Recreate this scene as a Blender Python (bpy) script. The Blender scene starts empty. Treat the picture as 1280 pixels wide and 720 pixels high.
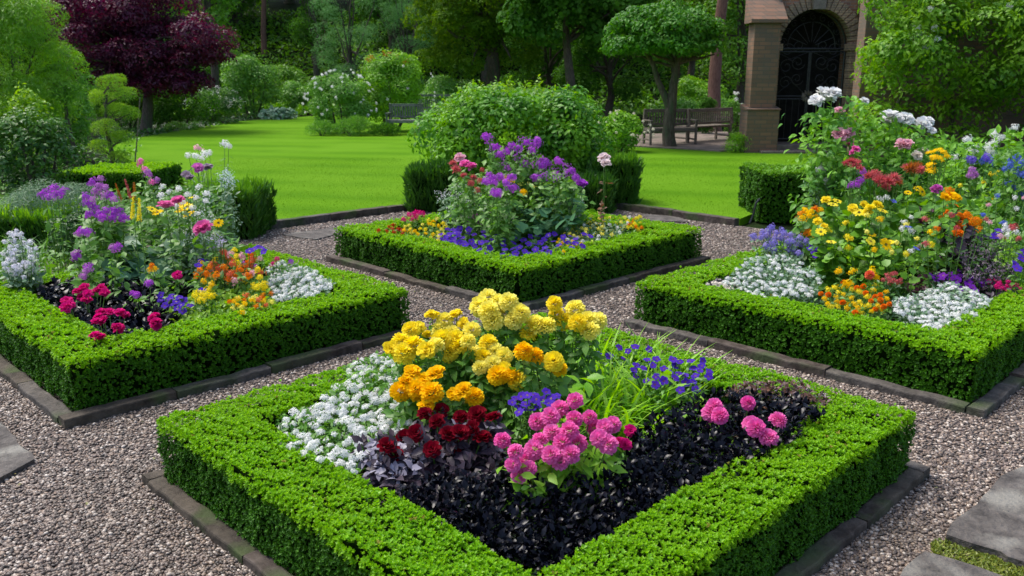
import bpy, math, random
import numpy as np
PI = math.pi
rng = np.random.default_rng(7)
random.seed(7)
COL = bpy.context.scene.collection

# ------------------------------------------------------------------ helpers: view geometry (metres; camera 2 m above the gravel)
F, PITCH, CH = 1072.6, 0.2459, 2.0
cp, sp = math.cos(PITCH), math.sin(PITCH)
BC, BS = math.cos(.7792), math.sin(.7792)
def ray(px, py):
    a, b = (px-640)/F, (360-py)/F
    return np.array([a, cp + sp*b, -sp + cp*b])
def at(px, py, z=0.0):
    r = ray(px, py); t = (z-CH)/r[2]
    return np.array([r[0]*t, r[1]*t, z])
def atY(px, py, Y):
    r = ray(px, py); t = Y/r[1]
    return np.array([r[0]*t, Y, CH+r[2]*t])
def W(u, v, z=0.0): return np.array([BC*u-BS*v, BS*u+BC*v, z])

# ------------------------------------------------------------------ helpers: objects
def tag(o, label=None, cat=None, group=None, kind=None):
    if label: o['label'] = label
    if cat: o['category'] = cat
    if group: o['group'] = group
    if kind: o['kind'] = kind
    return o
def thing(name, label, cat, loc, group=None, rz=0):
    o = bpy.data.objects.new(name, None); COL.objects.link(o)
    o.location = [float(c) for c in loc]; o.rotation_euler = (0, 0, rz); o.empty_display_size = .1
    return tag(o, label, cat, group)

class MB:
    """collects polygons; build() links them as one mesh object"""
    def __init__(s): s.v = []; s.f = []; s.n = 0
    def add(s, verts, faces, mi=0):
        verts = np.asarray(verts, float).reshape(-1, 3); faces = np.asarray(faces, int)
        s.v.append(verts); s.f.append((faces+s.n, mi)); s.n += len(verts)
    def mesh(s, name, mats, smooth=False):
        me = bpy.data.meshes.new(name)
        V = np.concatenate(s.v)
        me.vertices.add(len(V)); me.vertices.foreach_set('co', V.ravel().astype(np.float32))
        idx = np.concatenate([f.ravel() for f, m in s.f]); tot = np.concatenate([np.full(len(f), f.shape[1]) for f, m in s.f])
        mi = np.concatenate([np.full(len(f), m) for f, m in s.f])
        me.loops.add(len(idx)); me.loops.foreach_set('vertex_index', idx.astype(np.int32))
        me.polygons.add(len(tot)); st = np.concatenate([[0], np.cumsum(tot)[:-1]])
        me.polygons.foreach_set('loop_start', st.astype(np.int32)); me.polygons.foreach_set('loop_total', tot.astype(np.int32))
        me.polygons.foreach_set('material_index', mi.astype(np.int32))
        me.polygons.foreach_set('use_smooth', np.full(len(tot), smooth))
        for m in (mats if isinstance(mats, (list, tuple)) else [mats]): me.materials.append(m)
        me.update(calc_edges=True)
        return me
    def build(s, name, mats, parent=None, smooth=False, bevel=0):
        me = s.mesh(name, mats, smooth)
        o = bpy.data.objects.new(name, me); COL.objects.link(o)
        if parent is not None:
            o.parent = parent
            # geometry is written in world coordinates: bring it into the parent's frame
            from mathutils import Matrix
            M = Matrix.Translation(parent.location) @ Matrix.Rotation(parent.rotation_euler.z, 4, 'Z')
            me.transform(M.inverted())
        if bevel:
            b = o.modifiers.new('Bevel', 'BEVEL'); b.width = bevel; b.segments = 2; b.limit_method = 'ANGLE'
        return o
    def box(s, c, d, rz=0, mi=0, taper=1.0, rot=None):
        c = np.array(c, float); d = np.array(d, float)/2
        v = np.array([[x, y, z] for z in (-1, 1) for y in (-1, 1) for x in (-1, 1)], float)
        v[4:, :2] *= taper; v = v*d
        if rot is not None: v = v @ np.array(rot).T
        ca, sa = math.cos(rz), math.sin(rz)
        v = np.stack([v[:, 0]*ca-v[:, 1]*sa, v[:, 0]*sa+v[:, 1]*ca, v[:, 2]], 1)+c
        s.add(v, [[0, 2, 3, 1], [4, 5, 7, 6], [0, 1, 5, 4], [2, 6, 7, 3], [0, 4, 6, 2], [1, 3, 7, 5]], mi)
    def prism(s, poly, z0, z1, mi=0, top=None):
        """poly: list of xy; closed prism"""
        n = len(poly); p = np.array(poly, float)
        z1 = np.broadcast_to(z1, (n,)); z0 = np.broadcast_to(z0, (n,))
        v = np.concatenate([np.c_[p, z0], np.c_[p, z1]])
        s.add(v, [[i, (i+1) % n, n+(i+1) % n, n+i] for i in range(n)], mi)
        s.add(v[n:], [list(range(n))], mi); s.add(v[:n], [list(range(n))[::-1]], mi)
    def tube(s, pts, rad, sides=8, mi=0, cap=True):
        pts = np.array(pts, float); n = len(pts); rad = np.broadcast_to(rad, (n,))
        V = []
        T = np.gradient(pts, axis=0); T /= np.linalg.norm(T, axis=1)[:, None]+1e-9
        ref = np.array([0, 0, 1.]) if abs(T[0][2]) < .9 else np.array([1., 0, 0])
        for i in range(n):
            a = np.cross(T[i], ref); a /= np.linalg.norm(a)+1e-9; b = np.cross(T[i], a); ref = np.cross(a, T[i]) if False else ref
            for k in range(sides):
                th = 2*PI*k/sides; V.append(pts[i]+rad[i]*(a*math.cos(th)+b*math.sin(th)))
        f = [[i*sides+k, i*sides+(k+1) % sides, (i+1)*sides+(k+1) % sides, (i+1)*sides+k] for i in range(n-1) for k in range(sides)]
        s.add(V, f, mi)
        if cap:
            s.add(V[:sides], [list(range(sides))], mi); s.add(V[-sides:], [list(range(sides))[::-1]], mi)

def nrm(a): return a/(np.linalg.norm(a, axis=-1, keepdims=True)+1e-9)
def noise3(P, k=1.0, seed=0):
    r = np.random.default_rng(seed+100); out = 0
    for i in range(5):
        w = r.normal(size=3)*k*(1+.5*i); out = out+np.sin(P@w+r.uniform(0, 6.28))/(1+.35*i)
    return out/2.6

# leaf templates: x across, y along, z normal
LEAF = (np.array([[0, 0, 0], [.27, .45, .09], [0, 1, -.05], [-.27, .45, .09]]), np.array([[0, 1, 2], [0, 2, 3]]))
ROUND = (np.array([[0, 0, 0], [.42, .3, .06], [.4, .75, .03], [0, 1, -.1], [-.4, .75, .03], [-.42, .3, .06], [0, .5, -.02]]),
         np.array([[0, 1, 6], [1, 2, 6], [2, 3, 6], [3, 4, 6], [4, 5, 6], [5, 0, 6]]))
OVAL = (np.array([[0, 0, 0], [.19, .25, .05], [.24, .55, .04], [0, 1, -.16], [-.24, .55, .04], [-.19, .25, .05], [0, .3, 0], [0, .62, -.01]]),
        np.array([[0, 1, 6], [1, 2, 7], [1, 7, 6], [2, 3, 7], [3, 4, 7], [4, 5, 7], [5, 6, 7], [5, 0, 6]]))
SLIM = (np.array([[0, 0, 0], [.07, .4, .02], [0, 1, -.06], [-.07, .4, .02]]), np.array([[0, 1, 2], [0, 2, 3]]))
def blade_t(bend, w=.022):
    v = []; n = 5
    for i in range(n+1):
        t = i/n; ww = w*(1-t**2)*1.0+.001
        y = math.sin(t*bend)/bend if bend > .01 else t; z = (1-math.cos(t*bend))/bend if bend > .01 else 0
        v += [[ww, y, -z], [-ww, y, -z]]
    return np.array(v), np.array([[2*i, 2*i+2, 2*i+3, 2*i+1] for i in range(n)])
def petal_t(w=.42, cup=.18, curl=.1):
    v = []
    for j, (y, ww) in enumerate(((0, .12), (.55, 1.), (1, .62))):
        for i in (-1, 0, 1):
            v.append([i*w*ww, y+(-.0 if i else .06*(j == 2)), cup*(i*i)*ww+curl*math.sin(y*PI*.9)-(.0 if j < 2 else curl*.6)])
    return np.array(v), np.array([[0, 1, 4, 3], [1, 2, 5, 4], [3, 4, 7, 6], [4, 5, 8, 7]])

def batch(mb, T, P, D, N, S, mi=0, wide=1.0):
    v, f = T; P = np.asarray(P); n = len(P)
    if n == 0: return
    D = nrm(D); X = nrm(np.cross(D, N)); Z = np.cross(X, D)
    S = np.broadcast_to(S, (n,))
    V = P[:, None]+S[:, None, None]*(v[None, :, :1]*X[:, None]*wide+v[None, :, 1:2]*D[:, None]+v[None, :, 2:3]*Z[:, None])
    Fc = f[None]+(np.arange(n)*len(v))[:, None, None]
    mb.add(V.reshape(-1, 3), Fc.reshape(-1, f.shape[1]), mi)
def rdir(n): return nrm(rng.normal(size=(n, 3)))
def leaves(mb, P, Nr, size, tilt=.5, T=LEAF, mi=0, spread=.5, var=.3, droop=0.0):
    """scatter leaves: Nr outward normals, tilt = how far the leaf axis lifts off the surface (radians)"""
    n = len(P); Nr = nrm(Nr); t = rdir(n); t = nrm(t-(t*Nr).sum(1, keepdims=True)*Nr)
    a = tilt+rng.normal(0, .3, n)
    D = t*np.cos(a)[:, None]+Nr*np.sin(a)[:, None]; D[:, 2] -= droop
    N2 = nrm(Nr+rdir(n)*spread)
    batch(mb, T, P, D, N2, size*(1+rng.uniform(-var, var, n)), mi)

def blob_points(c, r, n, lo=.72, upb=.35):
    d = rdir(int(n*1.0)); d[:, 2] = d[:, 2]+upb; d = nrm(d)
    rr = rng.uniform(lo, 1.04, len(d))**.8
    return np.array(c)+d*rr[:, None]*np.array(r), nrm(d/np.array(r))
def sub_blobs(c, r, k, frac=.34, flat=.75, shell=.78, upb=.2):
    out = []; c = np.array(c, float); r = np.array(r, float)
    for i in range(k):
        d = rdir(1)[0]; d[2] += upb; d = d/np.linalg.norm(d)
        q = c+d*r*shell*rng.uniform(.65, 1.08); s = frac*rng.uniform(.7, 1.3)*r.mean()
        out.append((q, (s, s, s*flat)))
    return out
def cloud(mb, blobs, dens, size, T=LEAF, tilt=.2, mi=0, droop=.15, gap=.0, spread=.5, lo=.7, cap=60000):
    """dens: leaves per blob area / size^2"""
    for c, r in blobs:
        ar = 4*PI*(np.mean(r)**2); n = int(min(cap, 3.6*dens*ar/(size*size)))
        P, Nn = blob_points(c, r, n, lo)
        if gap > 0:
            k = noise3(P, 1.6/np.mean(r), seed=int(abs(c[0]*97+c[2]*31)) % 999) > gap-1; P, Nn = P[k], Nn[k]
        g = P[:, 2] > .02; P, Nn = P[g], Nn[g]
        Nn = nrm(Nn+np.array([0, 0, .35]))
        leaves(mb, P, Nn, size, tilt, T, mi, spread, .35, droop)

# ------------------------------------------------------------------ materials
MATS = {}
def newmat(name):
    m = bpy.data.materials.new(name); m.use_nodes = True; nt = m.node_tree; nt.nodes.clear()
    return m, nt, nt.nodes, nt.links
def nd(ns, t, **kw):
    n = ns.new(t)
    for k, v in kw.items():
        if k in n.inputs: n.inputs[k].default_value = v
        else: setattr(n, k, v)
    return n
def c4(c): return (c[0], c[1], c[2], 1)
def mixc(ns, L, fac, a, b, blend='MIX'):
    m = ns.new('ShaderNodeMix'); m.data_type = 'RGBA'; m.blend_type = blend
    for sock, val in ((m.inputs[0], fac), (m.inputs[6], a), (m.inputs[7], b)):
        if hasattr(val, 'links'): L.new(val, sock)
        else: sock.default_value = val
    return m.outputs[2]
def leafmat(name, a, b, trans=.3, rough=.45, spec=.4, c=None, clump=.6, tcol=None, objr=False):
    """a..b: colour range leaf to leaf; c: second tone that drifts over the plant"""
    if name in MATS: return MATS[name]
    m, nt, ns, L = newmat(name)
    geo = ns.new('ShaderNodeNewGeometry')
    col = mixc(ns, L, geo.outputs['Random Per Island'], c4(a), c4(b))
    if objr:
        oi = ns.new('ShaderNodeObjectInfo'); s2 = mixc(ns, L, oi.outputs['Random'], c4(b), c4(a)); col = mixc(ns, L, .5, col, s2)
    if c is not None:
        tc = ns.new('ShaderNodeTexCoord'); no = nd(ns, 'ShaderNodeTexNoise', Scale=1.7, Detail=2.0); L.new(tc.outputs['Object'], no.inputs['Vector'])
        rp = ns.new('ShaderNodeMapRange'); rp.inputs[1].default_value = .42; rp.inputs[2].default_value = .62; rp.inputs[4].default_value = clump
        L.new(no.outputs['Fac'], rp.inputs[0]); col = mixc(ns, L, rp.outputs[0], col, c4(c))
    pr = nd(ns, 'ShaderNodeBsdfPrincipled', Roughness=rough); pr.inputs['Specular IOR Level'].default_value = spec
    L.new(col, pr.inputs['Base Color'])
    out = ns.new('ShaderNodeOutputMaterial')
    if trans > 0:
        tr = ns.new('ShaderNodeBsdfTranslucent')
        hs = nd(ns, 'ShaderNodeHueSaturation', Hue=.49 if tcol is None else .5, Saturation=1.1, Value=1.5 if tcol is None else 1.1); L.new(col, hs.inputs['Color']); L.new(hs.outputs[0], tr.inputs['Color'])
        mx = ns.new('ShaderNodeMixShader'); mx.inputs[0].default_value = trans
        L.new(pr.outputs[0], mx.inputs[1]); L.new(tr.outputs[0], mx.inputs[2]); L.new(mx.outputs[0], out.inputs['Surface'])
    else: L.new(pr.outputs[0], out.inputs['Surface'])
    MATS[name] = m; return m
def petal(name, a, b, trans=.42):
    return leafmat('petal_'+name, a, b, trans, .7, .06, objr=True, tcol=1)
def rough_mat(name, a, b, scale=6, rough=.85, bump=.3, c=None, cscale=1.5, spec=.3, detail=6, bscale=None, dist=.02, stretch=None):
    if name in MATS: return MATS[name]
    m, nt, ns, L = newmat(name)
    tc = ns.new('ShaderNodeTexCoord'); vec = tc.outputs['Object']
    if stretch is not None:
        mp = ns.new('ShaderNodeMapping'); mp.inputs['Scale'].default_value = stretch; L.new(vec, mp.inputs[0]); vec = mp.outputs[0]
    n1 = nd(ns, 'ShaderNodeTexNoise', Scale=scale, Detail=detail, Roughness=.65); L.new(vec, n1.inputs['Vector'])
    rp = ns.new('ShaderNodeValToRGB'); L.new(n1.outputs['Fac'], rp.inputs[0])
    rp.color_ramp.elements[0].position = .36; rp.color_ramp.elements[1].position = .66
    rp.color_ramp.elements[0].color = c4(a); rp.color_ramp.elements[1].color = c4(b)
    col = rp.outputs[0]
    if c is not None:
        n2 = nd(ns, 'ShaderNodeTexNoise', Scale=cscale, Detail=5.0); L.new(vec, n2.inputs['Vector'])
        r2 = ns.new('ShaderNodeMapRange'); r2.inputs[1].default_value = .52; r2.inputs[2].default_value = .66; L.new(n2.outputs['Fac'], r2.inputs[0])
        col = mixc(ns, L, r2.outputs[0], col, c4(c))
    pr = nd(ns, 'ShaderNodeBsdfPrincipled', Roughness=rough); pr.inputs['Specular IOR Level'].default_value = spec
    L.new(col, pr.inputs['Base Color'])
    if bump:
        n3 = nd(ns, 'ShaderNodeTexNoise', Scale=bscale or scale*3, Detail=5.0); L.new(vec, n3.inputs['Vector'])
        bp = nd(ns, 'ShaderNodeBump', Strength=bump, Distance=dist); L.new(n3.outputs['Fac'], bp.inputs['Height']); L.new(bp.outputs[0], pr.inputs['Normal'])
    out = ns.new('ShaderNodeOutputMaterial'); L.new(pr.outputs[0], out.inputs['Surface'])
    MATS[name] = m; return m
def gravel_mat():
    m, nt, ns, L = newmat('gravel')
    tc = ns.new('ShaderNodeTexCoord')
    vo = nd(ns, 'ShaderNodeTexVoronoi', Scale=58.0); L.new(tc.outputs['Object'], vo.inputs['Vector'])
    sep = ns.new('ShaderNodeSeparateColor'); L.new(vo.outputs['Color'], sep.inputs[0])
    rp = ns.new('ShaderNodeValToRGB'); L.new(sep.outputs[0], rp.inputs[0]); rp.color_ramp.interpolation = 'CONSTANT'
    cols = [(0, (.04, .034, .03)), (.2, (.11, .085, .072)), (.4, (.19, .145, .125)), (.6, (.075, .06, .056)), (.78, (.23, .17, .135)), (.92, (.34, .29, .25))]
    rp.color_ramp.elements[0].color = c4(cols[0][1]); rp.color_ramp.elements[1].position = cols[1][0]; rp.color_ramp.elements[1].color = c4(cols[1][1])
    for p, c in cols[2:]:
        e = rp.color_ramp.elements.new(p); e.color = c4(c)
    n2 = nd(ns, 'ShaderNodeTexNoise', Scale=1.3, Detail=4.0); L.new(tc.outputs['Object'], n2.inputs['Vector'])
    r2 = ns.new('ShaderNodeMapRange'); r2.inputs[1].default_value = .45; r2.inputs[2].default_value = .7; r2.inputs[4].default_value = .5; L.new(n2.outputs['Fac'], r2.inputs[0])
    col = mixc(ns, L, r2.outputs[0], rp.outputs[0], c4((.13, .11, .10)))
    pr = nd(ns, 'ShaderNodeBsdfPrincipled', Roughness=.7); L.new(col, pr.inputs['Base Color']); pr.inputs['Specular IOR Level'].default_value = .3
    inv = ns.new('ShaderNodeMath'); inv.operation = 'SUBTRACT'; inv.inputs[0].default_value = 1; L.new(vo.outputs['Distance'], inv.inputs[1])
    bp = nd(ns, 'ShaderNodeBump', Strength=1.0, Distance=.012); L.new(inv.outputs[0], bp.inputs['Height']); L.new(bp.outputs[0], pr.inputs['Normal'])
    out = ns.new('ShaderNodeOutputMaterial'); L.new(pr.outputs[0], out.inputs['Surface']); return m
def pebble_mat():
    m, nt, ns, L = newmat('pebbles')
    geo = ns.new('ShaderNodeNewGeometry')
    rp = ns.new('ShaderNodeValToRGB'); L.new(geo.outputs['Random Per Island'], rp.inputs[0])
    cols = [(0, (.020, .016, .014)), (.18, (.10, .076, .062)), (.42, (.22, .165, .135)), (.6, (.06, .049, .043)), (.8, (.28, .20, .145)), (1., (.58, .51, .44))]
    el = rp.color_ramp.elements; el[0].color = c4(cols[0][1]); el[1].color = c4(cols[-1][1])
    for p, c in cols[1:-1]:
        e = el.new(p); e.color = c4(c)
    tc = ns.new('ShaderNodeTexCoord'); n2 = nd(ns, 'ShaderNodeTexNoise', Scale=.9, Detail=4.0); L.new(tc.outputs['Object'], n2.inputs['Vector'])
    r2 = ns.new('ShaderNodeMapRange'); r2.inputs[1].default_value = .46; r2.inputs[2].default_value = .68; r2.inputs[4].default_value = .4; L.new(n2.outputs['Fac'], r2.inputs[0])
    pc = mixc(ns, L, r2.outputs[0], rp.outputs[0], c4((.075, .058, .040)))
    pr = nd(ns, 'ShaderNodeBsdfPrincipled', Roughness=.5); L.new(pc, pr.inputs['Base Color'])
    out = ns.new('ShaderNodeOutputMaterial'); L.new(pr.outputs[0], out.inputs['Surface']); return m
def lawn_mat():
    m, nt, ns, L = newmat('lawn')
    tc = ns.new('ShaderNodeTexCoord')
    mp = ns.new('ShaderNodeMapping'); mp.inputs['Rotation'].default_value = (0, 0, math.radians(12)); L.new(tc.outputs['Object'], mp.inputs[0])
    wv = nd(ns, 'ShaderNodeTexWave', Scale=.22, Distortion=1.2, Detail=1.0); wv.bands_direction = 'Y'; L.new(mp.outputs[0], wv.inputs['Vector'])
    n1 = nd(ns, 'ShaderNodeTexNoise', Scale=.35, Detail=3.0); L.new(tc.outputs['Object'], n1.inputs['Vector'])
    n2 = nd(ns, 'ShaderNodeTexNoise', Scale=55.0, Detail=4.0, Roughness=.8); L.new(tc.outputs['Object'], n2.inputs['Vector'])
    c1 = mixc(ns, L, wv.outputs['Fac'], c4((.078, .195, .006)), c4((.108, .245, .008)))
    r = ns.new('ShaderNodeMapRange'); r.inputs[1].default_value = .42; r.inputs[2].default_value = .6; L.new(n1.outputs['Fac'], r.inputs[0])
    c2 = mixc(ns, L, r.outputs[0], c1, c4((.122, .262, .012)))
    r2 = ns.new('ShaderNodeMapRange'); r2.inputs[1].default_value = .35; r2.inputs[2].default_value = .7; r2.inputs[4].default_value = .42; L.new(n2.outputs['Fac'], r2.inputs[0])
    c3 = mixc(ns, L, r2.outputs[0], c2, c4((.045, .15, .008)))
    pr = nd(ns, 'ShaderNodeBsdfPrincipled', Roughness=.95); pr.inputs['Specular IOR Level'].default_value = .03; L.new(c3, pr.inputs['Base Color'])
    bp = nd(ns, 'ShaderNodeBump', Strength=.5, Distance=.02); L.new(n2.outputs['Fac'], bp.inputs['Height']); L.new(bp.outputs[0], pr.inputs['Normal'])
    out = ns.new('ShaderNodeOutputMaterial'); L.new(pr.outputs[0], out.inputs['Surface']); return m
def brick_mat(name='brick', c1=(.36, .155, .085), c2=(.22, .10, .06), mort=(.30, .26, .21), sc=1.0):
    m, nt, ns, L = newmat(name)
    tc = ns.new('ShaderNodeTexCoord'); sx = ns.new('ShaderNodeSeparateXYZ'); L.new(tc.outputs['Object'], sx.inputs[0])
    ad = ns.new('ShaderNodeMath'); L.new(sx.outputs[0], ad.inputs[0]); L.new(sx.outputs[1], ad.inputs[1])
    cb = ns.new('ShaderNodeCombineXYZ'); L.new(ad.outputs[0], cb.inputs[0]); L.new(sx.outputs[2], cb.inputs[1])
    br = nd(ns, 'ShaderNodeTexBrick', Scale=4.4/sc, Color1=c4(c1), Color2=c4(c2), Mortar=c4(mort)); br.inputs['Mortar Size'].default_value = .035; br.inputs['Bias'].default_value = -.1
    br.inputs['Brick Width'].default_value = 1.0; br.inputs['Row Height'].default_value = .33
    L.new(cb.outputs[0], br.inputs['Vector'])
    no = nd(ns, 'ShaderNodeTexNoise', Scale=2.2, Detail=6.0); L.new(tc.outputs['Object'], no.inputs['Vector'])
    r2 = ns.new('ShaderNodeMapRange'); r2.inputs[1].default_value = .42; r2.inputs[2].default_value = .68; r2.inputs[4].default_value = .7; L.new(no.outputs['Fac'], r2.inputs[0])
    col = mixc(ns, L, r2.outputs[0], br.outputs[0], c4((.13, .105, .085)))
    pr = nd(ns, 'ShaderNodeBsdfPrincipled', Roughness=.9); L.new(col, pr.inputs['Base Color'])
    bp = nd(ns, 'ShaderNodeBump', Strength=.6, Distance=.01); bp.invert = True; L.new(br.outputs['Fac'], bp.inputs['Height']); L.new(bp.outputs[0], pr.inputs['Normal'])
    out = ns.new('ShaderNodeOutputMaterial'); L.new(pr.outputs[0], out.inputs['Surface']); return m

BOX_TOP = leafmat('box_new_growth_lit', (.12, .32, .003), (.25, .52, .006), .4, .42, .24, c=(.21, .43, .005))  # new growth, its colour also lightened for the light on hedge tops
BOX_SIDE = leafmat('box_old_leaf_shaded', (.020, .085, .003), (.065, .21, .006), .2, .5, .2)  # older leaf, its colour also darkened for the shade on hedge sides
BOX_DRY = leafmat('box_dry_leaf', (.16, .17, .02), (.30, .27, .05), .2, .6, .1)
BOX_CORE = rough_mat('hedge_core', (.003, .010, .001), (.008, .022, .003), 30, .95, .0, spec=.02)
STEM = leafmat('stem_green', (.08, .18, .03), (.12, .24, .04), .1)
G_MID = leafmat('leaf_mid', (.07, .20, .025), (.14, .32, .035), .3)
G_DEEP = leafmat('leaf_deep', (.025, .085, .018), (.06, .17, .025), .25)
G_BRIGHT = leafmat('leaf_bright', (.15, .38, .02), (.28, .52, .04), .4)
G_YEL = leafmat('leaf_yellow_green', (.17, .36, .015), (.32, .52, .03), .35, c=(.10, .26, .03))
G_BLUE = leafmat('leaf_glaucous', (.07, .19, .10), (.15, .30, .17), .2)
G_GREY = leafmat('leaf_grey_green', (.10, .20, .10), (.20, .32, .18), .2)
G_BLACK = leafmat('leaf_black', (.001, .0012, .002), (.006, .007, .014), .0, .22, .15)
G_PURP = leafmat('leaf_purple_grey', (.018, .008, .016), (.06, .045, .065), .1, .45, .3)
GRASS = leafmat('lime_grass', (.20, .46, .02), (.34, .60, .05), .4)
MAPLE = leafmat('maple_leaf', (.045, .006, .025), (.17, .012, .040), .35, .45, .35, c=(.065, .018, .06))
SOIL = rough_mat('soil', (.010, .007, .005), (.035, .024, .016), 14, .95, .8)
BARK = rough_mat('bark', (.045, .035, .025), (.13, .105, .08), 5, .9, .8, c=(.06, .08, .04), stretch=(6, 6, 1.2))
BARK_RED = rough_mat('bark_red', (.12, .06, .045), (.24, .13, .10), 5, .9, .8, stretch=(6, 6, 1.2))
STONE = rough_mat('edging_stone', (.040, .030, .024), (.115, .092, .078), 9, .8, .5, c=(.055, .075, .03), cscale=2.5)
STONES = [STONE, rough_mat('edging_stone_brown', (.030, .024, .018), (.10, .082, .062), 7, .85, .7, c=(.05, .075, .022), cscale=3.2), rough_mat('edging_stone_grey', (.045, .040, .036), (.13, .115, .10), 11, .85, .6, c=(.04, .06, .02), cscale=1.8)]
SLAB = rough_mat('flagstone', (.050, .044, .040), (.135, .12, .108), 9, .8, .9, c=(.21, .20, .175), cscale=3.4, detail=12, bscale=38)
TSTONE = rough_mat('tower_stone', (.13, .11, .095), (.25, .215, .18), 5, .9, .6, c=(.09, .08, .07))
ARCHSTONE = brick_mat('arch_brick', (.42, .29, .18), (.30, .21, .14), (.14, .12, .10), .8)
COURSED = brick_mat('coursed_stone', (.25, .135, .085), (.155, .095, .065), (.12, .10, .075), 1.3)
IRON = rough_mat('black_iron', (.012, .013, .016), (.03, .032, .038), 20, .45, .1, spec=.5)
WOOD = rough_mat('weathered_wood', (.09, .075, .06), (.21, .18, .145), 5, .85, .5, stretch=(1, 8, 8))
WOOD_G = rough_mat('mossy_wood', (.08, .095, .075), (.17, .19, .15), 5, .85, .5)
PAVE = rough_mat('patio_paving', (.12, .095, .075), (.24, .19, .155), 3, .85, .4, c=(.09, .085, .06), cscale=.8)
PASSAGE_SHADE = rough_mat('passage_shade', (.01, .01, .011), (.025, .025, .025), 4, .95, .2)  # near-black colour standing in for the shade inside the doorway
MOSS = leafmat('moss', (.10, .16, .015), (.25, .28, .04), .2)

# ------------------------------------------------------------------ the setting
BEDS = {'A': (1.53, 4.25, 1.44, 4.02), 'B': (5.11, 7.93, 5.10, 7.91), 'C': (1.52, 4.0, 5.21, 7.70), 'D': (5.46, 8.02, 1.54, 4.09)}
HH, HW = .35, .335
def terrain(x, y):
    r = np.clip((y-44)/34, 0, 1); r2 = np.clip((np.abs(x)-34)/40, 0, 1)
    return 8.5*r*r*(3-2*r)+4*r2*r2
def build_ground():
    xs = np.concatenate([np.linspace(-300, -60, 9), np.linspace(-50, 50, 41), np.linspace(60, 300, 9)]); ys = np.concatenate([np.linspace(-200, -20, 7), np.linspace(-10, 90, 41), np.linspace(110, 400, 8)])
    X, Y = np.meshgrid(xs, ys); V = np.stack([X, Y, terrain(X, Y)-.02+.15*noise3(np.stack([X, Y, 0*X], -1), .3)*(Y > 44)], -1).reshape(-1, 3)
    nx = len(xs); f = [[j*nx+i, j*nx+i+1, (j+1)*nx+i+1, (j+1)*nx+i] for j in range(len(ys)-1) for i in range(nx-1)]
    mb = MB(); mb.add(V, f); tag(mb.build('ground', rough_mat('woodland_ground', (.006, .011, .004), (.018, .032, .008), 1.2, .95, .6, c=(.02, .045, .008), cscale=.6, spec=.05), smooth=True), kind='structure')
build_ground()
def sheet(name, poly, z, mat, seg=None):
    mb = MB(); mb.add([[p[0], p[1], z] for p in poly], [list(range(len(poly)))]); return tag(mb.build(name, mat), kind='structure')
GRAVEL = gravel_mat()
sheet('gravel_path', [W(-7, -7)[:2], W(10.2, -7)[:2], W(10.2, 10.2)[:2], W(-7, 10.2)[:2]], .0, GRAVEL)
LZ = .085
lp = [W(5.62, 10.26), W(10.26, 10.26), W(10.26, 6.0), at(1085, 214), at(1085, 197), at(930, 193.5), at(870, 190), at(800, 187), at(760, 178), at(650, 160), at(480, 148), at(400, 147), at(350, 150), at(290, 155), at(225, 166), at(170, 176), at(130, 190)]
mb = MB(); mb.prism([p[:2] for p in lp], -.02, LZ); tag(mb.build('lawn', lawn_mat()), kind='structure')
# short blades at the lawn's surface
def grass_stuff():
    mb = MB(); P = []
    for n, y0, y1, x0, x1 in ((90000, 10.8, 20, -6.5, 7.5),):
        P.append(np.c_[rng.uniform(x0, x1, n), rng.uniform(y0, y1, n), np.full(n, LZ)])
    P = np.concatenate(P)
    poly = [p[:2] for p in lp]; ins = np.zeros(len(P), bool)
    for i in range(len(poly)):
        a, b = poly[i], poly[(i+1) % len(poly)]
        c = ((a[1] > P[:, 1]) != (b[1] > P[:, 1])) & (P[:, 0] < (b[0]-a[0])*(P[:, 1]-a[1])/(b[1]-a[1]+1e-12)+a[0]); ins ^= c
    P = P[ins]; D = nrm(rdir(len(P))*.5+np.array([0, 0, 1.]))
    batch(mb, SLIM, P, D, rdir(len(P)), rng.uniform(.012, .024, len(P)), wide=1.6)
    tag(mb.build('lawn_grass', leafmat('lawn_blade', (.085, .21, .006), (.125, .27, .010), .3, .8, .03)), 'close-mown bright green grass of the garden lawn', 'grass', kind='stuff')
grass_stuff()
pp = [at(745, 186), at(800, 188), at(870, 192), at(900, 194), at(925, 193), at(1100, 196), at(1100, 172), at(930, 168), at(800, 172), at(740, 176)]
mb = MB(); mb.prism([p[:2] for p in pp], -.02, LZ+.03); tag(mb.build('patio', PAVE), kind='structure')

def soil(u0, u1, v0, v1):
    mb = MB(); n = 24; us = np.linspace(u0+.15, u1-.15, n); vs = np.linspace(v0+.15, v1-.15, n)
    V = [W(u, v, .07+.025*math.sin(u*9+v*4)*math.cos(v*8)) for v in vs for u in us]
    mb.add(V, [[j*n+i, j*n+i+1, (j+1)*n+i+1, (j+1)*n+i] for j in range(n-1) for i in range(n-1)])
    tag(mb.build('soil', SOIL, smooth=True), kind='structure')
for k in BEDS: soil(*BEDS[k])

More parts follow.
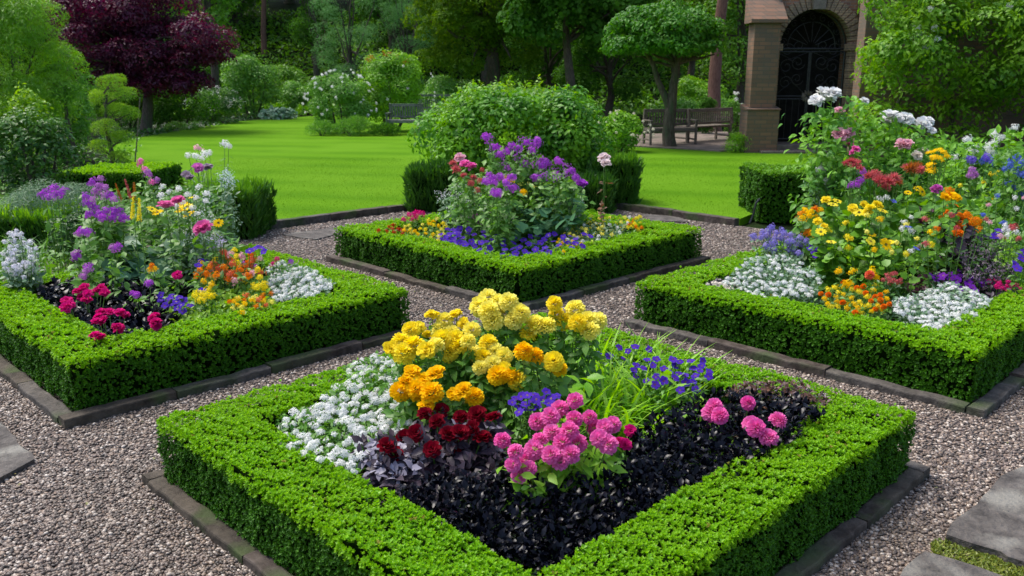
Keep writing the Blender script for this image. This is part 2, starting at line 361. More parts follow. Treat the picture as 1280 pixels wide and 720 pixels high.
# pebbles
def pebbles():
    ph = (1+5**.5)/2
    iv = nrm(np.array([[-1, ph, 0], [1, ph, 0], [-1, -ph, 0], [1, -ph, 0], [0, -1, ph], [0, 1, ph], [0, -1, -ph], [0, 1, -ph], [ph, 0, -1], [ph, 0, 1], [-ph, 0, -1], [-ph, 0, 1]], float))
    iff = np.array([[0, 11, 5], [0, 5, 1], [0, 1, 7], [0, 7, 10], [0, 10, 11], [1, 5, 9], [5, 11, 4], [11, 10, 2], [10, 7, 6], [7, 1, 8], [3, 9, 4], [3, 4, 2], [3, 2, 6], [3, 6, 8], [3, 8, 9], [4, 9, 5], [2, 4, 11], [6, 2, 10], [8, 6, 7], [9, 8, 1]])
    P = []
    for y0, y1, dens in ((1.9, 4.2, 6800), (4.2, 6.2, 4600), (6.2, 9, 2200), (9, 13, 1100)):
        w = .66*y1+.3; n = int(dens*2*w*(y1-y0)); q = np.c_[rng.uniform(-w, w, n), rng.uniform(y0, y1, n), rng.uniform(.000, .006, n)]
        P.append(q[np.abs(q[:, 0]) < .64*q[:, 1]+.3])
    P = np.concatenate(P); u = BC*P[:, 0]+BS*P[:, 1]; v = -BS*P[:, 0]+BC*P[:, 1]; k = (u < 10.1) & (v < 10.1)
    for (a, b, c, d) in BEDS.values(): k &= ~((u > a-.0) & (u < b) & (v > c) & (v < d))
    P = P[k]; n = len(P)
    S = rng.uniform(.0055, .0118, n)*rng.choice([1, 1, 1, 1.25], n)*(1+.06*np.maximum(P[:, 1]-4, 0)); D = rdir(n); D[:, 2] *= .35
    v3 = iv*np.array([.85, 1.15, .62]); mb = MB(); batch(mb, (v3, iff), P, D, np.array([[0, 0, 1.]])+rdir(n)*.3, S)
    tag(mb.build('gravel', pebble_mat(), smooth=True), 'fine mixed pink, cream and grey pea gravel covering the paths', 'gravel', kind='stuff'); print('pebbles', n)
pebbles()

n = 260; q = np.c_[rng.uniform(-3.6, 4, n), rng.uniform(2.2, 8, n), np.full(n, .014)]; u = BC*q[:, 0]+BS*q[:, 1]; v = -BS*q[:, 0]+BC*q[:, 1]; k = np.ones(n, bool)
for (a, b, c, d) in BEDS.values(): k &= ~((u > a-.15) & (u < b+.15) & (v > c-.15) & (v < d+.15))
mb = MB(); leaves(mb, q[k], np.tile(UP, (k.sum(), 1)) if 'UP' in globals() else np.tile([0, 0, 1.], (k.sum(), 1)), .022, 0, OVAL, 0, .3); tag(mb.build('fallen_leaves', leafmat('fallen_leaf', (.16, .10, .03), (.16, .22, .03), .1)), 'small fallen leaves and clippings scattered on the gravel paths', 'fallen leaves', kind='stuff')
n = 9000; q = np.c_[rng.uniform(-4.5, 5, n), rng.uniform(1.9, 9, n), rng.uniform(.004, .016, n)]; u = BC*q[:, 0]+BS*q[:, 1]; v = -BS*q[:, 0]+BC*q[:, 1]; k = np.zeros(n, bool)
for (a, b, c, d) in BEDS.values():
    e = np.maximum(np.maximum(a-u, u-b), np.maximum(c-v, v-d)); k |= (e > .12) & (e < .12+.16*rng.random(n)**2)
k &= noise3(q, 2.5, 6) > -.3
mb = MB(); leaves(mb, q[k], np.tile([0, 0, 1.], (k.sum(), 1)), .013, .1, LEAF, 0, .4); tag(mb.build('leaf_litter', leafmat('litter', (.025, .018, .010), (.10, .09, .025), .05)), 'dark leaf litter and moss gathered in the gravel along the stone edgings', 'leaf litter', kind='stuff')
# flagstones: irregular slabs
def slab(name, label, pts, h=.05, z0=.0, mat=SLAB, group=None, cat='paving slab'):
    P = [at(px, py, z0+h)[:2] for px, py in pts]; c = np.mean(P, 0); Q = []
    for i in range(len(P)):
        a, b = P[i], P[(i+1) % len(P)]; m = max(2, int(np.linalg.norm(b-a)/.09))
        for k in range(m):
            q = a+(b-a)*k/m; q = q+rng.normal(0, .006, 2) if k else q+(c-q)*.02; Q.append(q)
    mb = MB(); mb.prism(Q, z0-.02, z0+h)
    o = mb.build(name, mat, bevel=.008); tag(o, label, cat, group)
slab('stone_slab', 'grey stone slab lying in the gravel at the left edge below the left bed', [(-60, 516), (-10, 516), (44, 574), (-4, 600), (-60, 610)], .035, cat='slab')
slab('flagstone', 'large worn grey flagstone with a pale chip at the right edge, gravel beside it', [(1180, 668), (1262, 588), (1330, 572), (1420, 640), (1380, 735), (1270, 700), (1250, 690)], .05, cat='flagstone')
slab('flagstone', 'brownish grey flagstone cut by the bottom of the picture near the right corner', [(1122, 722), (1156, 688), (1262, 722), (1300, 790), (1060, 800)], .05, cat='flagstone')
slab('path_slab', 'thin grey slab in the path against the left lawn edging', [(352, 293), (505, 272), (470, 283), (425, 291), (395, 299)], .02, cat='slab')
slab('path_slab', 'small pale slab in the path against the right lawn edging', [(800, 267), (846, 270), (862, 277), (815, 276)], .02, cat='slab')
# moss between the flagstones
mb = MB(); n = 5000; q = np.array([at(rng.uniform(1165, 1300), rng.uniform(675, 722), .02) for i in range(n)]); q[:, 2] = rng.uniform(.002, .02, n)
q = q[(noise3(q, 5, 3) > -.5)]
leaves(mb, q, np.tile([0, 0, 1.], (len(q), 1)), .016, .7, LEAF); tag(mb.build('moss', MOSS), 'yellow green moss creeping between the two right-hand flagstones', 'moss', kind='stuff')

# stone edgings
def edging_run(parent, p0, p1, wid, h, out, nstones, part='edging_stone', z0=0.0):
    d = np.array(p1[:2])-np.array(p0[:2]); Lg = np.linalg.norm(d); d = d/Lg; nn = np.array([d[1], -d[0]])*out
    cuts = np.concatenate([[0], np.sort(np.linspace(0, 1, nstones+1)[1:-1]+rng.uniform(-.05, .05, nstones-1)), [1]]) if nstones > 1 else np.array([0, 1.])
    for i in range(nstones):
        a = np.array(p0[:2])+d*(Lg*cuts[i]+.004); b = np.array(p0[:2])+d*(Lg*cuts[i+1]-.004)
        mb = MB(); m = 10; top = []; jit = rng.normal(0, .003, (m+1, 4)); dh = rng.uniform(-.010, .008); p_ = rng.normal(0, .004)
        V = []
        for k in range(m+1):
            q = a+(b-a)*k/m
            for (s, z) in ((0, z0-.06), (0, z0+h+dh), (wid, z0+h+dh), (wid, z0-.06)):
                o = jit[k]; V.append([q[0]+nn[0]*(s+o[0]), q[1]+nn[1]*(s+o[0]), z+(o[1] if z > 0 else 0)])
        f = [[k*4+j, k*4+(j+1) % 4, k*4+4+(j+1) % 4, k*4+4+j] for k in range(m) for j in range(4)]
        mb.add(V, f); mb.add(V[:4], [[0, 1, 2, 3]]); mb.add(V[-4:], [[3, 2, 1, 0]])
        mb.build(part, STONES[int(rng.integers(3))], parent, bevel=.010)
def bed_edging(k, label, sides, h=.06, wid=.10, gap=.025):
    u0, u1, v0, v1 = BEDS[k]; t = thing('stone_edging', label, 'edging', W((u0+u1)/2, (v0+v1)/2), 'low stone edgings round the hedged beds')
    g = gap; e = wid+g
    if 'f' in sides: edging_run(t, W(u0-e, v0-g), W(u1+g, v0-g), wid, h, 1, 4)     # facing front right
    if 'l' in sides: edging_run(t, W(u0-g, v0-g+.006), W(u0-g, v1+g), wid, h, -1, 3)    # facing front left
    if 'b' in sides: edging_run(t, W(u0-e, v1+g), W(u1+g, v1+g), wid, h, -1, 3)
    if 'r' in sides: edging_run(t, W(u1+g, v0-e), W(u1+g, v1+e), wid, h, 1, 3)
bed_edging('A', 'low dark stone edging round the nearest bed', 'flbr', .055, .085, .0)
bed_edging('B', 'low dark stone edging round the farthest of the four hedged beds', 'fl')
bed_edging('C', 'low dark stone edging round the left hedged bed', 'fl')
bed_edging('D', 'low dark stone edging round the right hedged bed', 'fl')
t = thing('lawn_edging', 'dark stone lawn edging running behind the left path', 'edging', W(8, 10.2))
edging_run(t, W(5.55, 10.12), W(10.1, 10.12), .12, .10, -1, 5)
t = thing('lawn_edging', 'dark stone lawn edging running behind the right path', 'edging', W(10.2, 8))
edging_run(t, W(10.12, 6.0), W(10.12, 10.25), .12, .10, 1, 5)

# ------------------------------------------------------------------ clipped box hedges
def sprigs(mb, P, Nr, size, mi, k=6, tilt=.75, T=LEAF, up=.0):
    n = len(P); Nr = nrm(Nr+rdir(n)*.28+np.array([0, 0, up])); t = rdir(n); t = nrm(t-(t*Nr).sum(1, keepdims=True)*Nr); b = np.cross(Nr, t)
    s = size*rng.uniform(.7, 1.25, n)
    for j in range(k):
        a = 2*PI*j/k+rng.uniform(-.4, .4, n); a2 = tilt+rng.uniform(-.4, .4, n)
        r = t*np.cos(a)[:, None]+b*np.sin(a)[:, None]; D = r*np.cos(a2)[:, None]+Nr*np.sin(a2)[:, None]
        N2 = Nr*np.cos(a2)[:, None]-r*np.sin(a2)[:, None]+rdir(n)*.15
        batch(mb, T, P+Nr*(s*.35*(j % 2))[:, None], D, N2, s, mi, wide=1.25)
def face_pts(o, e1, e2, n, nr, amp=.017, seed=1):
    a, b = rng.uniform(0, 1, n), rng.uniform(0, 1, n); P = o+a[:, None]*e1+b[:, None]*e2
    nr = np.array(nr, float); P = P+nr*(amp*noise3(P, 7, seed)+amp*.6*noise3(P, 23, seed+1)+rng.uniform(-.014, .006, n))[:, None]
    return P, np.tile(nr, (n, 1))
ALONG_U, ALONG_V, UP = W(1, 0), W(0, 1), np.array([0, 0, 1.])
def hedge_ring(k, label, size, dt, ds):
    u0, u1, v0, v1 = BEDS[k]; t = thing('box_hedge', label, 'hedge', W((u0+u1)/2, (v0+v1)/2), 'clipped box hedges round the flower beds')
    mb = MB(); z0 = .03; i = .045
    def ringbox(a, b, c, d): mb.prism([W(a, c)[:2], W(b, c)[:2], W(b, d)[:2], W(a, d)[:2]], .0, HH-.05)
    ringbox(u0+i, u1-i, v0+i, v0+HW-i); ringbox(u0+i, u1-i, v1-HW+i, v1-i); ringbox(u0+i, u0+HW-i, v0+HW-i+.001, v1-HW+i-.001); ringbox(u1-HW+i, u1-i, v0+HW-i+.001, v1-HW+i-.001)
    mb.build('branches', BOX_CORE, t)
    lm = MB()
    def run(o, e1, e2, nr, dens, mi, up=0.):
        ar = np.linalg.norm(e1)*np.linalg.norm(e2); P, N = face_pts(o, e1, e2, int(ar*dens), nr)
        if mi == 1:   # the clipped top edge carries the same lit new-growth colour as the top
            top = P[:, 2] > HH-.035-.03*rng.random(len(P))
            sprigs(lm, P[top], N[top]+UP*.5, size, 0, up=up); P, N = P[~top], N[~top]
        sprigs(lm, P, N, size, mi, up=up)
    U, V = ALONG_U, ALONG_V; Lu, Lv = u1-u0, v1-v0
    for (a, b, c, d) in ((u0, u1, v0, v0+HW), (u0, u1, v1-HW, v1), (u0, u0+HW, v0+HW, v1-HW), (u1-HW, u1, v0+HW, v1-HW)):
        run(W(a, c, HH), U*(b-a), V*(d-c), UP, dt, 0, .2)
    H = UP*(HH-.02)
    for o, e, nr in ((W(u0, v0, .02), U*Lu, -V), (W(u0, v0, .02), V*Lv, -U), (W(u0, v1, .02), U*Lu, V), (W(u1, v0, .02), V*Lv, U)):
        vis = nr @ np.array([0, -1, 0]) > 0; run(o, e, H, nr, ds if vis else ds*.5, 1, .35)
    for o, e, nr in ((W(u0+HW, v0+HW, .1), U*(Lu-2*HW), V), (W(u0+HW, v0+HW, .1), V*(Lv-2*HW), U), (W(u0+HW, v1-HW, .1), U*(Lu-2*HW), -V), (W(u1-HW, v0+HW, .1), V*(Lv-2*HW), -U)):
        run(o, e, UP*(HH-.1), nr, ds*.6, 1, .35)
    for _ in range(1):   # a few dry yellow-brown sprigs and long untrimmed shoots
        P = np.array([W(rng.uniform(u0, u1), rng.uniform(v0, v1), HH+rng.uniform(-.01, .02)) for q in range(900)]); uu = BC*P[:, 0]+BS*P[:, 1]; vv = -BS*P[:, 0]+BC*P[:, 1]
        on = ~((uu > u0+HW) & (uu < u1-HW) & (vv > v0+HW) & (vv < v1-HW)); P = P[on]; dry = (noise3(P, 6, 8) > .55) | (rng.random(len(P)) < .12)
        sprigs(lm, P[dry], np.tile(UP, (dry.sum(), 1)), size, 2); sprigs(lm, P[~dry]+UP*.008, np.tile(UP, ((~dry).sum(), 1)), size*1.15, 3, up=.5)
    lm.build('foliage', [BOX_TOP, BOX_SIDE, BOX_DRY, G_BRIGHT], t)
hedge_ring('A', 'low clipped square box hedge nearest the camera, round the yellow and black planting', .0130, 8200, 7500)
hedge_ring('B', 'low clipped square box hedge at the back, round the tall purple flowers', .019, 3300, 3000)
hedge_ring('C', 'low clipped box hedge of the left bed, partly cut by the left edge', .017, 4200, 3800)
hedge_ring('D', 'low clipped box hedge of the right bed, round orange and white flowers', .017, 4200, 3800)
def hedge_block(label, c, L, Wd, h, rz, size=.03, dens=1300, mats=(None, None), feather=False, z0=0, name='hedge_block', slopes=0):
    t = thing(name, label, 'hedge', (c[0], c[1], z0))
    ex = np.array([math.cos(rz), math.sin(rz), 0]); ey = np.array([-ex[1], ex[0], 0]); o = np.array([c[0], c[1], z0])-ex*L/2-ey*Wd/2
    i = .05; mb = MB(); mb.box((c[0], c[1], z0+(h-i)/2), (L-2*i, Wd-2*i, h-i), rz); mb.build('branches', BOX_CORE, t)
    lm = MB()
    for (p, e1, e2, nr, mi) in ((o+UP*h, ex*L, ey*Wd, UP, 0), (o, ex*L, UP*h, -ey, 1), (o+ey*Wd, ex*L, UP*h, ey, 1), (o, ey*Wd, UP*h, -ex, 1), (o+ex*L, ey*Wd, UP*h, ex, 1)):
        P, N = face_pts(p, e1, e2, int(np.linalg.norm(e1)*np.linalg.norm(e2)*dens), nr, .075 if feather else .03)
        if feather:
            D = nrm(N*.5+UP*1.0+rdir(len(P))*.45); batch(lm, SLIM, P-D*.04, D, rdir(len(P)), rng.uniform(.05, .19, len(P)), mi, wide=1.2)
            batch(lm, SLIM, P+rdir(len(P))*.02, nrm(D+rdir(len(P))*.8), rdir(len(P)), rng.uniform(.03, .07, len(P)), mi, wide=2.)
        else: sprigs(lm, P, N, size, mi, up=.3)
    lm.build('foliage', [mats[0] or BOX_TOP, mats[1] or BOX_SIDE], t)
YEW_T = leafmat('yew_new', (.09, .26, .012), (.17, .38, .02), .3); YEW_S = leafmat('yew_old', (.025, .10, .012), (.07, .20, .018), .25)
def px_block(px0, px1, pyb, pyt, depth, label, rz=0, **k):
    a, b = at(px0, pyb), at(px1, pyb); c = (a+b)/2; L = abs(b[0]-a[0]); h = atY((px0+px1)/2, pyt, c[1])[2]
    c = c+np.array([0, depth/2, 0]); hedge_block(label, c, L, depth, h, rz, **k)
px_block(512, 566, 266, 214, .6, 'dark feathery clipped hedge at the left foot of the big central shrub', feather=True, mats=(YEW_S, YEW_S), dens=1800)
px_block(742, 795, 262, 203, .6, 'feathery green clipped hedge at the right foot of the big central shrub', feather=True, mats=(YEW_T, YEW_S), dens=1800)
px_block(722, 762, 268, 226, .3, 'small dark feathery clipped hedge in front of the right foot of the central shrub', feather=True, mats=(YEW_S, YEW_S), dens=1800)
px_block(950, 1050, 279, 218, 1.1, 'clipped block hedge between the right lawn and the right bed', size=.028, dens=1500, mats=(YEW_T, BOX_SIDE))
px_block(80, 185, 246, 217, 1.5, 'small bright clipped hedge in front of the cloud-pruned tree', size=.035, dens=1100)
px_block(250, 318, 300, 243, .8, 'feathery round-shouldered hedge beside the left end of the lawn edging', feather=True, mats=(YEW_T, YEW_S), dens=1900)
px_block(-60, 72, 322, 276, 1.0, 'soft low grassy hedge at the left edge behind the left bed', feather=True, mats=(G_BRIGHT, YEW_S), dens=1500)

# ------------------------------------------------------------------ trees and shrubs
def limb(mb, p0, p1, r0, r1, wob=.08, n=6, sides=8):
    p0, p1 = np.array(p0, float), np.array(p1, float); L = np.linalg.norm(p1-p0)
    pts = [p0+(p1-p0)*i/n+(rng.normal(0, wob*L/ n, 3)*(0 < i < n)) for i in range(n+1)]
    mb.tube(pts, np.linspace(r0, r1, n+1), sides)
def shrub(name, label, cat, c, r, k, frac, size, mat, dens=.35, T=LEAF, flowers=None, group=None, stems=4, droop=.1, gap=0., core=True, flat=.8, tilt=.3, z0=None, upb=.2):
    """c: base centre (x, y, z ground); r: half extents"""
    c = np.array(c, float); rx, ry, rz = r; zc = c[2]+rz*.95
    t = thing(name, label, cat, c, group)
    mb = MB(); B = sub_blobs((c[0], c[1], zc), (rx, ry, rz), k, frac, flat, .76, upb)
    B = [(np.array([b[0][0], b[0][1], max(b[0][2], c[2]+b[1][2]*.6)]), b[1]) for b in B]
    cloud(mb, B, dens, size, T, tilt, 0, droop, gap)
    P, N = blob_points((c[0], c[1], zc), (rx*.9, ry*.9, rz*.95), int(dens*14*rx*rz/(size*size)), .5); g = P[:, 2] > c[2]+.03
    leaves(mb, P[g], N[g]+UP*.3, size, tilt, T, 0, .6, .35, droop)
    mb.build('foliage', mat, t, smooth=True)
    sm = MB()
    for i in range(stems):
        a = rng.uniform(0, 6.28); e = (c[0]+rx*.5*math.cos(a), c[1]+ry*.5*math.sin(a), zc+rz*.2)
        limb(sm, (c[0]+.12*rx*math.cos(a), c[1]+.12*ry*math.sin(a), c[2]-.05), e, .035*rz+.01, .01, .1, 5, 6)
    sm.build('stem', BARK, t)
    if flowers:
        mt, n, fs, reg = flowers
        for i in range(n):
            while True:
                d = rdir(1)[0]
                if d[1] < .25 and d[2] > -.35 and reg(d): break
            p = np.array([c[0], c[1], zc])+d*np.array([rx, ry, rz])*1.04
            add_bloom('flower', mt[0], mt[1], p, fs*rng.uniform(.7, 1.2), t, face=d)
    return t

# ------------------------------------------------------------------ flower heads (unit radius), made once per colour and shared
PROTO = {}
def dup(s, k=2, dx=6, dy=4): return [(h[0]+rng.uniform(-dx, dx)*(i > 0), h[1]+rng.uniform(-dy, dy)*(i > 0))+tuple(h[2:]) for h in s for i in range(k)]
FLORET = (np.array([[0, 0, 0]]+[[x, y, z] for a in (0, 1, 2, 3) for (x, y, z) in
          [(math.cos(a*PI/2+.5)*.6, math.sin(a*PI/2+.5)*.6, .05), (math.cos(a*PI/2)*1., math.sin(a*PI/2)*1., -.05), (math.cos(a*PI/2-.5)*.6, math.sin(a*PI/2-.5)*.6, .05)]]),
          np.array([[0, 1+3*a+2, 1+3*a+1, 1+3*a] for a in range(4)]))
def fib(n, pmax):
    i = np.arange(n)+.5; ph = np.arccos(1-(1-math.cos(pmax))*i/n); th = PI*(1+5**.5)*i
    return np.c_[np.cos(th)*np.sin(ph), np.sin(th)*np.sin(ph), np.cos(ph)], ph
def bloom_mesh(kind, mat, var):
    key = (kind, mat.name, var)
    if key in PROTO: return PROTO[key]
    mb = MB(); r = np.random.default_rng(var*13+len(kind)); mats = [mat]
    def jit(n, s): return r.normal(0, s, (n, 3))
    Z = np.array([0, 0, 1.])
    if kind == 'pompon':      # dahlia / marigold: many short petals over a ball
        d, ph = fib(95, 2.15); D = nrm(d+jit(95, .1)); N = nrm(Z-(D@Z)[:, None]*D+jit(95, .1)+1e-3)
        batch(mb, petal_t(.36, .2, .1), d*.42, D, N, r.uniform(.5, .66, 95))
    elif kind == 'peony':     # cupped outer petals, ruffled heart
        d, ph = fib(55, 1.75); D = nrm(d*.75+Z*.45*(ph > .9)[:, None]+jit(55, .18)); N = nrm(Z-(D@Z)[:, None]*D+jit(55, .2)+1e-3)
        batch(mb, petal_t(.48, .22, .2), d*np.array([.35, .35, .2]), D, N, r.uniform(.55, .8, 55))
    elif kind == 'rose':      # globe of overlapping upright petals
        for ring, (nn, rad, el, s) in enumerate(((4, .12, 1.35, .75), (5, .25, 1.2, .85), (6, .38, 1.0, .85), (7, .45, .7, .8), (8, .45, .25, .75))):
            a = np.arange(nn)*2*PI/nn+ring*.7+r.uniform(-.1, .1, nn); o = np.c_[np.cos(a), np.sin(a), 0*a]
            D = nrm(o*math.cos(el)+Z*math.sin(el)+jit(nn, .06)); N = nrm(-o*math.sin(el)+Z*math.cos(el))
            batch(mb, petal_t(.52, .25, .16), o*rad*.7-Z*.35, D, N, np.full(nn, s))
    elif kind == 'pansy':     # five round flat petals with a dark eye
        a = np.array([.55, 2.6, 3.9, 5.5, 1.57])-0; o = np.c_[np.cos(a), np.sin(a), 0*a]
        batch(mb, petal_t(.52, .05, .06), o*.02+Z*.02*np.arange(5)[:, None], nrm(o+Z*.15), np.tile(Z, (5, 1)), np.array([.95, .95, .9, .9, 1.]))
        batch(mb, FLORET, np.array([[0, 0, .12]]), np.array([[1., 0, 0]]), np.array([[0, 0, 1.]]), .36, 1); mats = [mat, EYE]
    elif kind == 'daisy':     # broad yellow rays round a dark cone
        a = np.arange(11)*2*PI/11; o = np.c_[np.cos(a), np.sin(a), 0*a]
        batch(mb, petal_t(.26, .06, .08), o*.15, nrm(o+Z*.12+jit(11, .06)), np.tile(Z, (11, 1)), r.uniform(.75, .9, 11))
        d, _ = fib(16, 1.5); batch(mb, LEAF, d*.1+Z*.02, d, nrm(Z+d+.01), .22, 1); mats = [mat, EYE]
    elif kind == 'cluster':   # phlox / stock: domed head of four-petalled florets
        d, _ = fib(34, 1.9); d = d*r.uniform(.45, 1.3, (34, 1))*r.uniform(.75, 1.25, 3); batch(mb, FLORET, d*.75, np.cross(d, jit(34, 1)), d+jit(34, .3), r.uniform(.24, .38, 34))
    elif kind == 'umbel':     # candytuft: flat head of tiny florets
        d, _ = fib(26, 1.3); batch(mb, FLORET, d*np.array([.8, .8, .35])*r.uniform(.7, 1.3, (26, 1))*r.uniform(.8, 1.3, 3)-Z*.2, np.cross(d, jit(26, 1)), d*.5+Z, r.uniform(.28, .42, 26))
    elif kind == 'spray':     # loose airy spray of florets
        d = nrm(r.normal(size=(16, 3)))*r.uniform(.3, 1, (16, 1)); d[:, 2] *= .8
        batch(mb, FLORET, d, np.cross(d, jit(16, 1)), d+Z*.8, r.uniform(.12, .2, 16))
    elif kind == 'spike':     # upright spike, florets round the axis
        n = 34; z = np.linspace(-1, 1, n); a = np.arange(n)*2.4; w = .15*(1-.6*(z*.5+.5)); o = np.c_[np.cos(a), np.sin(a), 0*a]
        batch(mb, FLORET, o*w[:, None]+Z*z[:, None], np.cross(o, Z+jit(n, .3)), o+Z*.4, (.20-.10*(z*.5+.5)))
    elif kind == 'frill':     # spidery plume of narrow petals
        d, ph = fib(70, 1.7); batch(mb, SLIM, d*.1, d+jit(70, .2), jit(70, 1), r.uniform(.7, 1.1, 70), 0, 1.7)
    me = mb.mesh(kind+'_flower', mats, smooth=True); PROTO[key] = me
    return me
EYE = leafmat('flower_eye', (.05, .012, .004), (.12, .04, .01), 0)
CAM = np.array([0, 0, CH])
def add_bloom(name, kind, mat, p, r, parent, face=None, lean=.45):
    from mathutils import Vector
    o = bpy.data.objects.new(name, bloom_mesh(kind, mat, int(rng.integers(5)))); COL.objects.link(o); o.parent = parent
    p = np.array(p, float); L = np.array(parent.location)
    o.location = [float(x) for x in (p-L)]
    d = np.array([0, 0, 1.])+rng.normal(0, .22, 3) if face is None else np.array(face)*.8+UP*.5
    d = d+np.array([0, -1, 0])*(lean if kind not in ('spike',) else .05)+rng.normal(0, .12, 3)*(kind != 'spike')
    q = Vector(d.tolist()).to_track_quat('Z', 'Y'); e = q.to_euler(); o.rotation_euler = e
    o.rotation_mode = 'QUATERNION'
    from mathutils import Quaternion
    o.rotation_quaternion = q @ Quaternion((0, 0, 1), float(rng.uniform(0, 6.28)))
    o.scale = (r, r, r*(1.0))
    return o

def pick(n, box, seed=None, sep=.0):
    """n points spread inside a convex quad / polygon of photo points"""
    P = np.array(box, float); lo, hi = P.min(0), P.max(0); out = []; tries = 0
    area = (hi-lo).prod(); sep = .62*math.sqrt(area/max(n, 1)) if not sep else sep
    while len(out) < n and tries < 6000:
        tries += 1; q = rng.uniform(lo, hi); ins = False
        for i in range(len(P)):
            a, b = P[i], P[(i+1) % len(P)]
            if (a[1] > q[1]) != (b[1] > q[1]) and q[0] < (b[0]-a[0])*(q[1]-a[1])/(b[1]-a[1])+a[0]: ins = not ins
        s = sep*(1 if tries < 3000 else .5)
        if ins and all((q[0]-o[0])**2+((q[1]-o[1])*1.3)**2 > s*s for o in out): out.append(q)
    return out
def plant(name, label, cat, heads=(), z=.4, kinds=None, fol=None, group=None, base=None, stems=True, part='flower', zb=.07, hang=.3):
    """heads: (px, py[, radius m]); z: height or (z at lowest py, z at highest py); kinds: list of (kind, mat, radius)
    fol: dict(mat, size, T, n per head, r) - foliage round the stems; extra: list of photo quads"""
    H = []
    if heads:
        ys = [h[1] for h in heads]; y0, y1 = max(ys), min(ys)
        for h in heads:
            if isinstance(z, tuple): f = 0 if y0 == y1 else (y0-h[1])/(y0-y1); zz = z[0]+(z[1]-z[0])*f
            else: zz = z
            H.append((at(h[0], h[1], zz+rng.normal(0, .014)), h[2] if len(h) > 2 else None, h[3] if len(h) > 3 else None))
    C = np.mean([h[0] for h in H], 0) if base is None else np.array(base, float)
    C = np.array([C[0], C[1], zb]); t = thing(name, label, cat, C, group)
    sm = MB(); lm = MB(); anyl = False
    for i, (p, r, kk) in enumerate(H):
        kd = kinds[int(kk) if kk is not None else int(rng.integers(len(kinds)))]
        add_bloom(part, kd[0], kd[1], p, (r or kd[2])*rng.uniform(.88, 1.12), t)
        foot = C+(p-C)*np.array([.45, .45, 0]) if np.linalg.norm((p-C)[:2]) < hang*2 else np.array([p[0]+rng.normal(0, .03), p[1]+rng.normal(0, .03), zb])
        if stems:
            mid = (foot+p)/2+np.array([0, 0, .15*p[2]]); mid[:2] = foot[:2]*.4+p[:2]*.6
            sm.tube([foot, mid, p-UP*.0], [.004, .0035, .0025], 4)
        if fol:
            n = fol.get('n', 30); R = fol.get('r', .08); s = fol['size']; top = fol.get('top', .85)
            zz = zb+(p[2]-zb)*rng.uniform(.05, top, n); k = (zz-zb)/(p[2]-zb+1e-6)
            ctr = foot[None]*(1-k[:, None])+p[None]*k[:, None]; off = rdir(n); off[:, 2] *= .3
            P = ctr+off*R*rng.uniform(.2, 1.1, (n, 1))*(1.15-.6*k[:, None]); P[:, 2] = zz
            leaves(lm, P, nrm(off*.7+UP+np.array([0, -.25, 0])), s, fol.get('tilt', .3), fol.get('T', OVAL), int(0), .45, .35, fol.get('droop', .1)); anyl = True
    if fol and fol.get('quads'):
        for (quad, n, zq) in fol['quads']:
            q = pick(n, quad, sep=1); ya, yb = max(c[1] for c in quad), min(c[1] for c in quad); P = np.array([at(a, b, (zq[0]+(zq[1]-zq[0])*min(1, max(0, (ya-b)/(ya-yb)+rng.uniform(-.2, .12)))) if isinstance(zq, tuple) else zq) for a, b in q])
            leaves(lm, P, np.tile(UP, (len(P), 1))+rdir(len(P))*.5+np.array([0, -.2, 0]), fol['size'], fol.get('tilt', .3), fol.get('T', OVAL), 0, .5, .35, fol.get('droop', .1)); anyl = True
            # under-storey so that soil does not show through
            P2 = P.copy(); P2[:, 2] = zb+(P2[:, 2]-zb)*rng.random(len(P2))*.8; leaves(lm, P2, np.tile(UP, (len(P), 1))+rdir(len(P))*.6, fol['size'], .2, fol.get('T', OVAL), 0, .5, .35)
    if anyl: lm.build('foliage', fol['mat'], t, smooth=True)
    if stems and H: sm.build('stems', STEM, t)
    return t
exec_marker = 0
# PLANTING ------------------------------------------------------------------
def tree(name, label, cat, base, H, crown, mat, size, tr=.15, k=22, frac=.3, dens=.35, T=LEAF, gap=0., droop=.2, bark=None, group=None, flat=.7, limbs=6, fork=None, top=None, tilt=.2, hang=0):
    """crown: list of (dx, dy, z, rx, ry, rz) ellipsoids relative to the base"""
    base = np.array([base[0], base[1], base[2] if len(base) > 2 else float(terrain(base[0], base[1]))]); t = thing(name, label, cat, base, group)
    tb = MB(); th = top or crown[0][2]
    p = [base-UP*.1, base+UP*.15]; n = 7
    ph = rng.uniform(0, 6.28, 2)
    for i in range(1, n+1): p.append(base+np.array([.012*H*(math.sin(ph[0]+i*.9)-math.sin(ph[0])), .012*H*(math.sin(ph[1]+i*.8)-math.sin(ph[1])), th*i/n]))
    tb.tube(p, [tr*1.5, tr*1.12]+list(np.linspace(tr, tr*.45, n)), 10)
    lm = MB(); B = []
    for (dx, dy, z, rx, ry, rz) in crown:
        c = base+np.array([dx, dy, z]); bs = sub_blobs(c, (rx, ry, rz), k, frac, flat, .8, .1); B += bs
        for i in range(limbs):
            q = bs[int(rng.integers(len(bs)))][0]; s = p[2+int(rng.integers(3, n))] if len(p) > 5 else p[-1]
            if fork is None: limb(tb, s, q, tr*.35, tr*.08, .12, 5, 6)
    cloud(lm, B, dens, size, T, tilt, 0, droop, gap)
    if hang:    # drooping sprays
        for c, r in B:
            m = int(hang*4*PI*r[0]**2/(size*size)); P, N = blob_points(c-UP*r[2]*.5, (r[0], r[1], r[2]*1.6), m, .8); leaves(lm, P, N, size, -.9, T, 0, .4, .3, .5)
    tb.build('trunk', bark or BARK, t, smooth=True); lm.build('crown', mat, t)
    return t
